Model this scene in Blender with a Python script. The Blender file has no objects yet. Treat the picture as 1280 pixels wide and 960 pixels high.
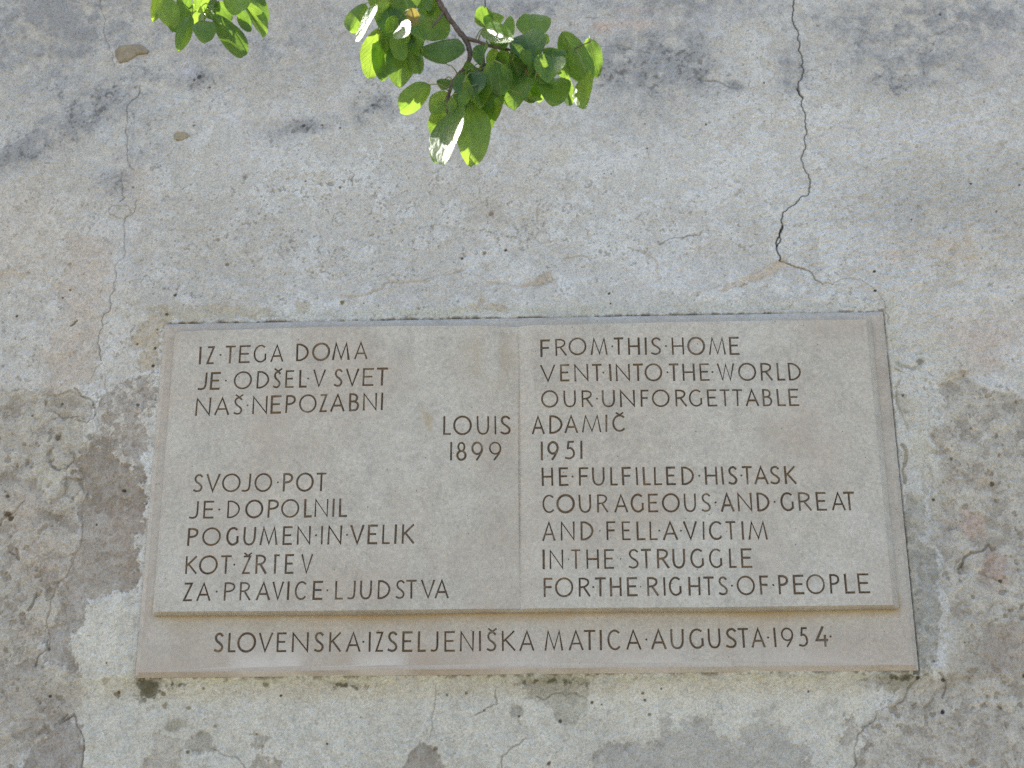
import bpy, math, random, time
import numpy as np
from mathutils import Vector, Matrix
from mathutils.geometry import delaunay_2d_cdt
T0 = time.time()
random.seed(7)
C = bpy.context.scene.collection
sc = bpy.context.scene

# ------------------------------------------------------------------ camera
ZC = 2.309                                   # height of the plaque's centre above the ground
FPX = 1780.0                                 # focal length in photo pixels (1280 wide)
YAW, PITCH, ROLL = -0.03209492, 0.34233923, -0.0049858
CAM = np.array([0.06432249, -2.56253523, ZC - 0.70873498])
def cam_axes():
    cy, sy, cp, sp, cr, sr = (f(a) for a in (YAW, PITCH, ROLL) for f in (math.cos, math.sin))
    f = np.array([sy*cp, cy*cp, sp]); rt = np.array([cy, -sy, 0.0]); up = np.cross(rt, f)
    return cr*rt + sr*up, -sr*rt + cr*up, f
RT, UP, FW = cam_axes()
def W(px, py, y=0.0):
    """point of the plane parallel to the wall at depth y seen at a photo position"""
    d = FW + (px-640.0)/FPX*RT - (py-480.0)/FPX*UP
    return CAM + d*((y-CAM[1])/d[1])
camd = bpy.data.cameras.new('camera')
camd.sensor_width = 36.0; camd.lens = FPX/1280.0*36.0
camd.clip_start = 0.05; camd.clip_end = 2000.0
camd.dof.use_dof = True; camd.dof.focus_distance = 2.75; camd.dof.aperture_fstop = 13.0
cam = bpy.data.objects.new('camera', camd); C.objects.link(cam)
m = Matrix(((RT[0], UP[0], -FW[0], CAM[0]), (RT[1], UP[1], -FW[1], CAM[1]),
            (RT[2], UP[2], -FW[2], CAM[2]), (0, 0, 0, 1)))
cam.matrix_world = m
sc.camera = cam

# ------------------------------------------------------------------ light
SUN = Vector((-0.60, 0.30, 0.74)).normalized()      # towards the sun: high up, behind the wall
world = bpy.data.worlds.new('World'); sc.world = world; world.use_nodes = True
wn = world.node_tree.nodes; wl = world.node_tree.links
sky = wn.new('ShaderNodeTexSky'); sky.sky_type = 'NISHITA'; sky.sun_disc = False
sky.sun_elevation = math.asin(SUN.z); sky.sun_rotation = math.atan2(SUN.x, SUN.y)
sky.air_density = 1.0; sky.dust_density = 2.2; sky.ozone_density = 1.0
bg = wn['Background']; bg.inputs['Strength'].default_value = 0.12
wl.new(sky.outputs['Color'], bg.inputs['Color'])
sl = bpy.data.lights.new('sun', 'SUN'); sl.energy = 4.2; sl.angle = math.radians(0.53); sl.color = (1.0, 0.95, 0.87)
so = bpy.data.objects.new('sun', sl); C.objects.link(so); so.location = (-2, 3, 9)
so.rotation_euler = SUN.to_track_quat('Z', 'Y').to_euler()
sc.view_settings.view_transform = 'Standard'; sc.view_settings.look = 'None'
sc.view_settings.exposure = 1.55; sc.view_settings.gamma = 1.0
sc.render.engine = 'CYCLES'
sc.cycles.use_denoising = False
sc.cycles.max_bounces = 8; sc.cycles.transmission_bounces = 6; sc.cycles.diffuse_bounces = 5

# ------------------------------------------------------------------ small helpers
KALB = 1.05
def lin(c):
    c = np.asarray(c, float)/255.0
    return np.where(c <= 0.04045, c/12.92, ((c+0.055)/1.055)**2.4)
def S(r, g, b):                                   # an 8-bit tone as an albedo
    return lin((r, g, b))*KALB
def tag(o, label=None, cat=None, group=None, kind=None):
    if label: o['label'] = label
    if cat: o['category'] = cat
    if group: o['group'] = group
    if kind: o['kind'] = kind
    return o
def link(name, me, parent=None):
    o = bpy.data.objects.new(name, me); C.objects.link(o)
    if parent is not None: o.parent = parent
    return o
def mesh_np(name, verts, quads=None, tris=None, smooth=False):
    me = bpy.data.meshes.new(name)
    faces = []
    nq = 0 if quads is None else len(quads); nt = 0 if tris is None else len(tris)
    verts = np.ascontiguousarray(verts, np.float32)
    me.vertices.add(len(verts)); me.vertices.foreach_set('co', verts.ravel())
    li = []
    if nq: li.append(np.asarray(quads, np.int32).ravel())
    if nt: li.append(np.asarray(tris, np.int32).ravel())
    li = np.concatenate(li)
    me.loops.add(len(li)); me.loops.foreach_set('vertex_index', li)
    starts = np.concatenate([np.arange(nq, dtype=np.int32)*4, nq*4 + np.arange(nt, dtype=np.int32)*3])
    me.polygons.add(nq+nt); me.polygons.foreach_set('loop_start', starts)
    me.update(calc_edges=True)
    me.polygons.foreach_set('use_smooth', np.full(nq+nt, smooth, bool))
    return me
def sstep(a, b, x):
    t = np.clip((x-a)/(b-a), 0, 1); return t*t*(3-2*t)
_lat = {}
def vnoise(u, v, seed):
    """value noise, -1..1"""
    if seed not in _lat:
        _lat[seed] = (np.random.RandomState(seed).rand(256, 256).astype(np.float32)*2-1)
    R = _lat[seed]
    iu = np.floor(u); iv = np.floor(v)
    fu = (u-iu).astype(np.float32); fv = (v-iv).astype(np.float32)
    iu = iu.astype(np.int32); iv = iv.astype(np.int32)
    fu = fu*fu*(3-2*fu); fv = fv*fv*(3-2*fv)
    i0 = iu & 255; i1 = (iu+1) & 255; j0 = iv & 255; j1 = (iv+1) & 255
    a = R[j0, i0]; b = R[j0, i1]; c = R[j1, i0]; d = R[j1, i1]
    ab = a+(b-a)*fu
    return ab + ((c+(d-c)*fu)-ab)*fv
def fbm(u, v, scale, seed, octs=3, gain=0.5, ang=0.5):
    s = 0; amp = 1.0; tot = 0; f = 1.0/scale
    for k in range(octs):
        a = ang + k*1.1
        ca, sa = math.cos(a)*f, math.sin(a)*f
        s = s + amp*vnoise(u*ca + v*sa + 17.3*k, -u*sa + v*ca + 9.1*k, seed+k*7)
        tot += amp; amp *= gain; f *= 2.03
    return (s/tot*1.6).astype(np.float32)

# materials
def new_mat(name):
    mt = bpy.data.materials.new(name); mt.use_nodes = True
    nt = mt.node_tree
    return mt, nt, nt.nodes['Principled BSDF']
def nd(nt, t, **kw):
    n = nt.nodes.new(t)
    for k, v in kw.items():
        if k.startswith('i_'): n.inputs[k[2:].replace('_', ' ')].default_value = v
        else: setattr(n, k, v)
    return n
def mixc(nt, fac, a, b, mode='MIX'):
    n = nt.nodes.new('ShaderNodeMix'); n.data_type = 'RGBA'; n.blend_type = mode; n.clamp_factor = True
    for s, val in ((n.inputs[0], fac), (n.inputs[6], a), (n.inputs[7], b)):
        if hasattr(val, 'links') or isinstance(val, bpy.types.NodeSocket): nt.links.new(val, s)
        elif isinstance(val, (int, float)): s.default_value = val
        else: s.default_value = (*val[:3], 1.0)
    return n.outputs[2]
def ramp(nt, sock, stops):
    r = nt.nodes.new('ShaderNodeValToRGB'); nt.links.new(sock, r.inputs[0])
    e = r.color_ramp.elements
    while len(e) < len(stops): e.new(0.5)
    for el, (p, c) in zip(e, stops):
        el.position = p; el.color = (c, c, c, 1) if isinstance(c, (int, float)) else (*c, 1)
    return r.outputs[0]
def noise_n(nt, vec, scale, detail=4, rough=0.6, dist=0.0):
    n = nt.nodes.new('ShaderNodeTexNoise'); n.inputs['Scale'].default_value = scale
    n.inputs['Detail'].default_value = detail; n.inputs['Roughness'].default_value = rough
    n.inputs['Distortion'].default_value = dist
    nt.links.new(vec, n.inputs['Vector']); return n.outputs[0]

# ---- plaster: the pigment of each spot is laid down with the plaster (attribute 'pigment'), fine grain here
def plaster_mat():
    mt, nt, bs = new_mat('aged_plaster')
    tc = nt.nodes.new('ShaderNodeTexCoord'); ob = tc.outputs['Object']
    at = nd(nt, 'ShaderNodeAttribute', attribute_name='pigment')
    n1 = noise_n(nt, ob, 260, 3, 0.65); n2 = noise_n(nt, ob, 70, 4, 0.7)
    f1 = ramp(nt, n1, [(0.30, 0.72), (0.52, 1.0), (0.75, 1.18)])
    c = mixc(nt, 1.0, at.outputs['Color'], f1, 'MULTIPLY')
    f2 = ramp(nt, n2, [(0.3, 0.86), (0.5, 1.0), (0.7, 1.09)])
    c = mixc(nt, 1.0, c, f2, 'MULTIPLY')
    # tiny dark grains of sand
    n3 = noise_n(nt, ob, 420, 2, 0.5)
    g = ramp(nt, n3, [(0.66, 0.0), (0.74, 0.45)])
    c = mixc(nt, g, c, (0.13, 0.115, 0.10))
    nt.links.new(c, bs.inputs['Base Color'])
    bs.inputs['Roughness'].default_value = 0.93
    bs.inputs['Specular IOR Level'].default_value = 0.15
    bp = nd(nt, 'ShaderNodeBump'); bp.inputs['Strength'].default_value = 0.8; bp.inputs['Distance'].default_value = 0.002
    nb = noise_n(nt, ob, 300, 4, 0.7); nt.links.new(nb, bp.inputs['Height'])
    nt.links.new(bp.outputs[0], bs.inputs['Normal'])
    return mt
def stone_mat(name, base, warm, stain=None, zlo=None):
    mt, nt, bs = new_mat(name)
    tc = nt.nodes.new('ShaderNodeTexCoord'); ob = tc.outputs['Object']
    big = noise_n(nt, ob, 3.5, 4, 0.6, 0.6); mid = noise_n(nt, ob, 22, 5, 0.65); fine = noise_n(nt, ob, 330, 3, 0.6)
    c = mixc(nt, ramp(nt, big, [(0.38, 0.0), (0.62, 1.0)]), base, warm)
    c = mixc(nt, 1.0, c, ramp(nt, mid, [(0.25, 0.84), (0.5, 1.0), (0.75, 1.10)]), 'MULTIPLY')
    c = mixc(nt, 1.0, c, ramp(nt, noise_n(nt, ob, 130, 3, 0.6), [(0.3, 0.86), (0.5, 1.0), (0.72, 1.12)]), 'MULTIPLY')
    c = mixc(nt, 1.0, c, ramp(nt, fine, [(0.3, 0.86), (0.5, 1.0), (0.72, 1.14)]), 'MULTIPLY')
    # pale crystals and small dark pits
    vo = nd(nt, 'ShaderNodeTexVoronoi'); vo.inputs['Scale'].default_value = 85; nt.links.new(ob, vo.inputs['Vector'])
    lo = noise_n(nt, ob, 9, 3, 0.6)
    mm = nd(nt, 'ShaderNodeMath', operation='MULTIPLY')
    pit = ramp(nt, vo.outputs['Distance'], [(0.07, 1.0), (0.13, 0.0)])
    sel = ramp(nt, noise_n(nt, ob, 55, 1, 0.5), [(0.60, 0.0), (0.66, 1.0)])
    nt.links.new(pit, mm.inputs[0]); nt.links.new(sel, mm.inputs[1])
    c = mixc(nt, mm.outputs[0], c, S(112, 100, 86))
    v2 = nd(nt, 'ShaderNodeTexVoronoi'); v2.inputs['Scale'].default_value = 150; nt.links.new(ob, v2.inputs['Vector'])
    m2 = nd(nt, 'ShaderNodeMath', operation='MULTIPLY')
    nt.links.new(ramp(nt, v2.outputs['Distance'], [(0.10, 0.7), (0.22, 0.0)]), m2.inputs[0])
    nt.links.new(ramp(nt, lo, [(0.5, 0.0), (0.62, 1.0)]), m2.inputs[1])
    c = mixc(nt, m2.outputs[0], c, S(205, 202, 196))
    if stain:                                   # attribute 'stain' : yellow-brown run-off and pale lobes
        at = nd(nt, 'ShaderNodeAttribute', attribute_name='stain')
        sp = nd(nt, 'ShaderNodeSeparateColor'); nt.links.new(at.outputs['Color'], sp.inputs[0])
        c = mixc(nt, sp.outputs[0], c, S(158, 138, 98))
        c = mixc(nt, sp.outputs[1], c, S(196, 192, 186))
        c = mixc(nt, sp.outputs[2], c, S(166, 154, 140))
    nt.links.new(c, bs.inputs['Base Color'])
    bs.inputs['Roughness'].default_value = 0.62; bs.inputs['Specular IOR Level'].default_value = 0.35
    bp = nd(nt, 'ShaderNodeBump'); bp.inputs['Strength'].default_value = 0.35; bp.inputs['Distance'].default_value = 0.0012
    ad = nd(nt, 'ShaderNodeMath', operation='SUBTRACT'); nt.links.new(mid, ad.inputs[0]); nt.links.new(mm.outputs[0], ad.inputs[1])
    ad2 = nd(nt, 'ShaderNodeMath', operation='ADD'); nt.links.new(ad.outputs[0], ad2.inputs[0]); nt.links.new(fine, ad2.inputs[1])
    nt.links.new(ad2.outputs[0], bp.inputs['Height']); nt.links.new(bp.outputs[0], bs.inputs['Normal'])
    return mt
M_PL = plaster_mat()
M_SLAB = stone_mat('slab_limestone', S(176, 173, 164), S(172, 165, 154), stain=True)
M_BOOK = stone_mat('book_limestone', S(179, 177, 168), S(174, 169, 158), stain=True)
def letter_mat():
    mt, nt, bs = new_mat('brown_letter_paint')
    tc = nt.nodes.new('ShaderNodeTexCoord'); ob = tc.outputs['Object']
    a = noise_n(nt, ob, 60, 3, 0.7); b = noise_n(nt, ob, 28, 3, 0.7); d = noise_n(nt, ob, 190, 2, 0.6)
    c = mixc(nt, ramp(nt, a, [(0.45, 0.0), (0.70, 0.9)]), S(96, 84, 72), S(126, 106, 80))
    c = mixc(nt, ramp(nt, b, [(0.52, 0.0), (0.72, 0.75)]), c, S(146, 138, 126))
    c = mixc(nt, ramp(nt, d, [(0.62, 0.0), (0.72, 0.5)]), c, S(165, 156, 142))
    nt.links.new(c, bs.inputs['Base Color']); bs.inputs['Roughness'].default_value = 0.75
    return mt
M_LET = letter_mat()
def simple_mat(name, c1, c2, scale=40, rough=0.85, bump=0.4, dist=0.002):
    mt, nt, bs = new_mat(name)
    tc = nt.nodes.new('ShaderNodeTexCoord'); ob = tc.outputs['Object']
    a = noise_n(nt, ob, scale, 5, 0.65, 0.4)
    nt.links.new(mixc(nt, ramp(nt, a, [(0.35, 0.0), (0.65, 1.0)]), c1, c2), bs.inputs['Base Color'])
    bs.inputs['Roughness'].default_value = rough; bs.inputs['Specular IOR Level'].default_value = 0.25
    bp = nd(nt, 'ShaderNodeBump'); bp.inputs['Strength'].default_value = bump; bp.inputs['Distance'].default_value = dist
    nt.links.new(noise_n(nt, ob, scale*3, 4, 0.7), bp.inputs['Height']); nt.links.new(bp.outputs[0], bs.inputs['Normal'])
    return mt

# ------------------------------------------------------------------ ground
M_GR = simple_mat('pale_gravel', (0.34, 0.285, 0.195), (0.26, 0.217, 0.145), 6, 0.95, 0.6, 0.01)
g = 300.0
gm = mesh_np('ground', [(-g, -g, 0), (g, -g, 0), (g, g, 0), (-g, g, 0)], quads=[(0, 1, 2, 3)])
gm.materials.append(M_GR); tag(link('ground', gm), kind='structure')

# ------------------------------------------------------------------ the wall
YW = 0.026                       # the plaster face
PXU = 0.00150                    # one unit of the wall's own measure, metres
PW, PH = 1.4, 0.68645148         # the plaque
def uv(px, py):
    p = W(px, py, YW); return p[0]/PXU, (p[2]-ZC)/PXU
def axis(lo, hi, step, a, b, far):
    mid = np.arange(lo, hi+step*0.5, step)
    out = [mid]; s = step; x = hi; up = []
    while x < b:
        s = min(s*1.12, far); x = x+s; up.append(min(x, b))
    s = step; x = lo; dn = []
    while x > a:
        s = min(s*1.12, far); x = x-s; dn.append(max(x, a))
    return np.concatenate([np.array(dn[::-1]), mid, np.array(up)])
cor = np.array([W(px, py, YW) for px in (-12, 1292) for py in (-12, 972)])
XS = axis(cor[:, 0].min(), cor[:, 0].max(), 0.00148, -7.0, 7.0, 0.12)
ZS = axis(cor[:, 2].min(), cor[:, 2].max(), 0.00155, 0.0, 4.15, 0.10)
GX, GZ = np.meshgrid(XS, ZS)
U = (GX/PXU).astype(np.float32); V = ((GZ-ZC)/PXU).astype(np.float32)
UX = (XS/PXU).astype(np.float32); VZ = ((ZS-ZC)/PXU).astype(np.float32)
print('grid', U.shape)
COL = np.zeros(U.shape+(3,), np.float32); H = np.zeros(U.shape, np.float32)   # H: out of the wall, mm
w1u = fbm(U, V, 34, 11, 4, 0.6); w1v = fbm(U, V, 34, 23, 4, 0.6)
n_big = fbm(U, V, 260, 31, 4); n_mid = fbm(U, V, 80, 41, 4, 0.55); n_25 = fbm(U, V, 26, 53, 4, 0.6)
n_9 = fbm(U, V, 10, 61, 3, 0.6); n_4 = fbm(U, V, 4.2, 71, 2, 0.6); n_5b = fbm(U, V, 5.5, 83, 3, 0.6)
n_14 = fbm(U, V, 15, 97, 3, 0.6)

def window(u0, u1, v0, v1):
    i0, i1 = np.searchsorted(UX, [u0, u1]); j0, j1 = np.searchsorted(VZ, [v0, v1])
    return slice(max(j0, 0), max(j1, 0)), slice(max(i0, 0), max(i1, 0))
def poly(pts, warp=5.0, soft=1.5, pad=14):
    P = np.array([uv(*p) for p in pts])
    sl = window(P[:, 0].min()-pad, P[:, 0].max()+pad, P[:, 1].min()-pad, P[:, 1].max()+pad)
    u = U[sl] + w1u[sl]*warp; v = V[sl] + w1v[sl]*warp
    d = np.full(u.shape, 1e9, np.float32); ins = np.zeros(u.shape, bool)
    for k in range(len(P)):
        a, b = P[k-1], P[k]; e = b-a; L = max(e@e, 1e-9)
        t = np.clip(((u-a[0])*e[0]+(v-a[1])*e[1])/L, 0, 1)
        d = np.minimum(d, (u-a[0]-t*e[0])**2+(v-a[1]-t*e[1])**2)
        c = (a[1] > v) != (b[1] > v)
        if abs(e[1]) > 1e-9: ins ^= c & (u < a[0]+(v-a[1])*e[0]/e[1])
    d = np.sqrt(d); d[ins] *= -1
    return sl, 1-sstep(-soft, soft, d), d
def blob(cx, cy, rx, ry, ang=0.0):
    a = uv(cx, cy)
    R = max(rx, ry)*1.25*2.3
    sl = window(a[0]-R, a[0]+R, a[1]-R, a[1]+R)
    du, dv = U[sl]-a[0], V[sl]-a[1]; t = math.radians(ang)
    x = du*math.cos(t)+dv*math.sin(t); y = -du*math.sin(t)+dv*math.cos(t)
    return sl, np.exp(-((x/rx)**2+(y/ry)**2))
def mix(sl, mask, col):
    m = mask[..., None]; COL[sl] = COL[sl]*(1-m)+np.asarray(col, np.float32)*m
def tone(c): return S(*c).astype(np.float32)
ALL = (slice(None), slice(None))

# lime wash over plaster, warmer in places
f = sstep(-0.5, 0.7, n_big+0.35*n_mid)
fw = f*np.clip(0.35+0.65*sstep(300, -450, U), 0, 1)                     # warmer coat towards the left
COL[:] = tone((198, 200, 197))*(1-fw[..., None]) + tone((187, 186, 180))*fw[..., None]
lay = sstep(-0.05, 0.10, n_25+0.5*n_mid+0.25*n_5b)           # thin flaked top coat
mix(ALL, 0.42*(1-lay), tone((170, 166, 155)))
H += 0.45*lay
H += 2.4*n_big + 1.9*n_mid + 0.75*n_25 + 0.34*n_9 + 0.20*n_4 + 0.35*n_14
lay2 = sstep(0.35, 0.5, n_14+0.4*n_25); mix(ALL, 0.32*lay2, tone((200, 201, 196))); H += 0.25*lay2
# trowel ridges, running down to the left
rid = fbm(U*0.9+V*0.25, (V*1.0-U*0.22)*2.6, 11, 107, 3, 0.6)
sl, b = blob(1130, 330, 190, 150); H[sl] += 1.1*b*rid[sl]
sl, b = blob(1100, 170, 200, 80); H[sl] += 0.8*b*rid[sl]
rf = fbm(0.45*U+0.15*V, (V-U*0.42)*1.5, 5.2, 117, 2, 0.55, ang=0.0)
H += 0.35*rid + 0.25*n_5b + 0.55*rf
sl, b = blob(1120, 290, 210, 170); H[sl] += 1.3*b*rf[sl]
sl, b = blob(450, 340, 300, 60); H[sl] += 0.3*b*rf[sl]

# pitted and flecked zone: density field
dens = np.full(U.shape, 0.16, np.float32)
for (cx, cy, rx, ry, an, s) in [(330, 300, 170, 90, 0, .55), (620, 290, 180, 70, 0, .50), (520, 240, 160, 50, 0, .35), (850, 300, 130, 50, 0, .4),
                            (60, 560, 110, 130, 0, .6), (40, 760, 90, 130, 0, .75), (1220, 600, 90, 110, 0, .65), (170, 500, 50, 90, 0, .7),
                            (760, 930, 120, 40, 0, .4), (1240, 900, 90, 60, 0, .6), (1120, 900, 70, 50, 0, .5), (250, 900, 90, 50, 0, .35), (840, 240, 200, 60, 0, .1)]:
    sl, b = blob(cx, cy, rx, ry, an); dens[sl] += s*b
pit = sstep(0.66, 0.98, n_5b*0.8 + 0.45*n_14 + 0.25*n_25 + 0.42*dens - 0.12)
mix(ALL, pit*0.32, tone((146, 138, 124))); H -= 0.9*pit
pit2 = sstep(0.75, 0.88, fbm(U, V, 3.6, 131, 2)*0.72 + 0.35*n_9 + 0.2*n_25 + 0.34*dens-0.06)
mix(ALL, pit2*0.45, tone((110, 102, 90))); H -= 1.0*pit2
loc = sstep(0.3, 0.75, n_mid)*np.clip(dens*1.5, 0, 1); mix(ALL, 0.22*loc, tone((166, 156, 138)))

# rough zones where the coat has gone: lower left, lower right
def rough(pts, c1, c2, c3, warp=9, amp=1.0, rec=1.3, k=1.0):
    sl, m, d = poly(pts, warp*1.5, 12, 30)
    m = sstep(0.25, 0.75, m+0.35*n_14[sl]+0.2*n_5b[sl])*(m > 0.001)
    q = n_14[sl]*0.7+n_25[sl]*0.6
    m = m*k
    mix(sl, m*0.75, tone(c1)); mix(sl, m*sstep(-0.1, 0.6, q)*0.65, tone(c2)); mix(sl, m*sstep(0.05, -0.5, q)*0.6, tone(c3))
    rg = 1-np.abs(fbm(U[sl]+7*w1u[sl], V[sl]+7*w1v[sl], 26, 151, 3, 0.6)); rl = sstep(0.82, 0.97, rg)*sstep(-0.4, 0.4, n_mid[sl]+n_9[sl]*.4)
    mix(sl, m*rl*0.50, tone((188, 185, 175)))
    fl = sstep(0.10, 0.24, fbm(U[sl]+5*w1u[sl], V[sl]+5*w1v[sl], 17, 171, 4, 0.62)+0.25*n_mid[sl]); mix(sl, m*fl*0.50, tone(c2)); H[sl] += 0.7*m*fl
    e = np.exp(-((fbm(U[sl]+5*w1u[sl], V[sl]+5*w1v[sl], 17, 171, 4, 0.62)+0.25*n_mid[sl]-0.08)/0.06)**2); mix(sl, m*e*0.30, tone((116, 106, 92)))
    H[sl] += m*(-rec + amp*(1.5*q + 0.45*n_5b[sl] + 0.5*rl))
    hol = sstep(0.62, 0.82, fbm(U[sl], V[sl], 12, 161, 3, 0.6)); mix(sl, m*hol*0.5, tone((118, 108, 94))); H[sl] -= m*hol*2.4
rough([(-20, 490), (60, 485), (104, 500), (112, 560), (106, 600), (105, 662), (92, 706), (74, 742), (62, 794), (62, 822), (84, 832), (96, 848), (95, 890), (84, 893), (60, 925), (20, 970), (-400, 990), (-400, 490)],
      (157, 152, 142), (186, 182, 170), (138, 130, 118))
rough([(1176, 480), (1200, 470), (1300, 500), (1700, 500), (1700, 1000), (1060, 1000), (1068, 950), (1095, 892), (1130, 876), (1146, 845), (1175, 838), (1200, 800), (1172, 770), (1180, 700), (1160, 640), (1178, 568), (1166, 545), (1182, 525)],
      (162, 158, 148), (190, 187, 176), (144, 138, 127))

# smooth older coat laid bare, and fresh white lime
def patch(pts, c, warp=5, rec=0.9, k=0.92, soft=1.3, rim=0.25, white=0.0, moss=0.0):
    sl, m, d = poly(pts, warp*1.2, 0.1)
    fray = 6.5*soft*(0.45+0.55*np.clip(n_mid[sl]+0.3, 0, 1.4))                # crumbled, uneven border
    m = sstep(0.9, -0.9, d/ (0.8*soft) + (n_5b[sl]*1.1+n_14[sl]*1.0+n_9[sl]*0.5)*fray/ (1.2*soft) )
    m = m*(0.78+0.22*sstep(-0.4, 0.3, n_9[sl]+0.5*n_14[sl]))
    k = k*0.80; rim = rim*0.6
    cc = tone(c)
    var = (1+0.09*n_mid[sl]+0.10*n_14[sl]+0.05*n_5b[sl])[..., None]
    mm = (m*k)[..., None]; COL[sl] = COL[sl]*(1-mm)+cc*var*mm
    H[sl] += -rec*m - 0.25*m*n_25[sl]
    if rim: # broken edge catches dirt on the inside
        e = np.exp(-((d+1.2)/1.3)**2)*sstep(-0.3, 0.5, n_9[sl]+0.2); mix(sl, rim*e, tone((104, 94, 80)))
    if white:
        wf = sstep(0.12, 0.3, n_5b[sl]*0.7+n_14[sl]*0.6)*m*white; mix(sl, wf, tone((190, 187, 177))); H[sl] += 0.8*wf
patch([(87, 290), (142, 295), (143, 340), (133, 385), (122, 420), (125, 455), (110, 480), (85, 495), (60, 485), (50, 460), (60, 420), (85, 390), (65, 370), (85, 330)], (184, 172, 158), 8, 0.5, 0.6, 3, 0.1)
patch([(-60, 220), (60, 215), (85, 290), (70, 350), (-60, 370)], (188, 181, 169), 12, 0.0, 0.5, 14, 0)
patch([(109, 760), (140, 752), (170, 746), (168, 852), (700, 852), (900, 848), (1085, 840), (1092, 892), (1070, 925), (1064, 1100), (106, 1100), (104, 940), (95, 890), (97, 847), (91, 807)], (192, 190, 176), 5, -1.2, 0.8, 2, 0.2)
patch([(72, 530), (103, 527), (117, 530), (131, 549), (94, 580), (90, 558), (75, 546)], (184, 181, 169), 4, -1.0, 0.85)
patch([(37, 583), (56, 574), (72, 589), (88, 586), (75, 617), (62, 624), (47, 611)], (188, 185, 172), 4, -1.2, 0.9)
patch([(62, 826), (84, 832), (90, 850), (84, 862), (52, 848)], (190, 187, 176), 4, -0.6, 0.8)
patch([(128, 500), (160, 480), (196, 475), (188, 560), (180, 620), (180, 640), (104, 640), (108, 610), (94, 585), (106, 564), (125, 535)], (140, 131, 120), 6, 1.2, 0.9, 2, 0.3, white=0.9)
patch([(106, 572), (131, 549), (150, 575), (186, 590), (180, 680), (176, 737), (150, 742), (109, 751), (104, 776), (91, 807), (97, 847), (83, 832), (62, 822), (62, 794), (75, 741), (91, 707), (104, 662), (108, 627), (96, 588)], (136, 127, 115), 4, 1.6, 0.92, 2.0, 0.35)
patch([(150, 640), (180, 640), (176, 720), (160, 738), (140, 700)], (142, 124, 108), 6, 0.1, 0.5, 6, 0)
patch([(164, 427), (190, 400), (180, 392), (207, 384), (215, 402), (200, 440), (194, 470), (175, 469), (178, 443)], (168, 156, 132), 4, 0.8, 0.85)
patch([(215, 388), (260, 384), (330, 386), (352, 396), (330, 402), (212, 405)], (172, 161, 136), 4, 0.4, 0.7, 2, 0.1)
patch([(84, 893), (100, 910), (106, 965), (105, 1100), (-40, 1100), (34, 960), (46, 930), (70, 905)], (134, 125, 115), 4, 1.4, 0.95)
for pts, c in [([(193, 913), (215, 925), (228, 928), (225, 960), (180, 985), (178, 955), (190, 940)], (172, 166, 154)),
               ([(231, 930), (252, 915), (270, 924), (271, 939), (249, 945), (231, 939)], (146, 142, 128)),
               ([(316, 925), (335, 925), (332, 939), (323, 936)], (146, 141, 126)),
               ([(314, 957), (326, 945), (344, 943), (351, 958), (352, 985), (300, 985)], (142, 134, 122)),
               ([(202, 906), (218, 901), (236, 908), (215, 916)], (156, 150, 130)),
               ([(504, 953), (510, 939), (525, 927), (540, 934), (551, 940), (553, 958), (550, 985), (500, 985)], (136, 126, 114)),
               ([(650, 846), (739, 848), (735, 867), (737, 889), (720, 904), (704, 906), (690, 892), (682, 882), (660, 870)], (152, 150, 136)),
               ([(637, 881), (661, 879), (664, 895), (651, 901), (639, 889)], (142, 138, 126)),
               ([(739, 936), (757, 929), (779, 928), (792, 929), (820, 928), (829, 914), (821, 895), (832, 895), (842, 911), (851, 895), (870, 898), (886, 882), (898, 886), (889, 911), (917, 926), (930, 914), (950, 888), (962, 888), (977, 906), (983, 921), (1006, 935), (1010, 1100), (735, 1100)], (154, 152, 145)),
               ([(1082, 922), (1090, 922), (1091, 938), (1078, 940)], (140, 132, 120)),
               ([(1056, 902), (1064, 896), (1070, 915), (1058, 935), (1048, 930)], (156, 150, 140)),
               ([(1094, 848), (1144, 846), (1140, 862), (1120, 866), (1096, 860)], (150, 146, 126)),
               ([(1132, 615), (1152, 617), (1154, 657), (1150, 675), (1167, 692), (1174, 720), (1167, 742), (1174, 785), (1166, 807), (1165, 835), (1150, 845), (1125, 800), (1118, 660)], (134, 132, 120)),
               ([(1169, 479), (1197, 482), (1200, 492), (1182, 502), (1171, 497)], (156, 152, 143)),
               ([(1168, 510), (1177, 508), (1179, 522), (1170, 522)], (152, 149, 140)),
               ([(1166, 545), (1180, 532), (1194, 536), (1187, 555), (1177, 567), (1169, 555)], (156, 150, 142)),
               ([(1200, 637), (1230, 642), (1236, 668), (1207, 677), (1195, 660)], (180, 162, 150)),
               ([(1172, 640), (1190, 634), (1196, 670), (1180, 676)], (168, 164, 156)),
               ([(1228, 778), (1300, 775), (1300, 850), (1232, 846)], (158, 149, 138)),
               ([(1232, 690), (1258, 696), (1256, 728), (1230, 720)], (166, 150, 140)),
               ([(1112, 500), (1126, 497), (1140, 505), (1140, 520), (1120, 522)], (168, 165, 154))]:
    patch(pts, c, 4, 0.9, 0.88, 1.4, 0.25, white=0.45 if c == (134, 132, 120) else 0.0)
patch([(1178, 775), (1225, 775), (1222, 830), (1180, 832)], (184, 180, 167), 6, -0.3, 0.8, 4, 0)
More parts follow.
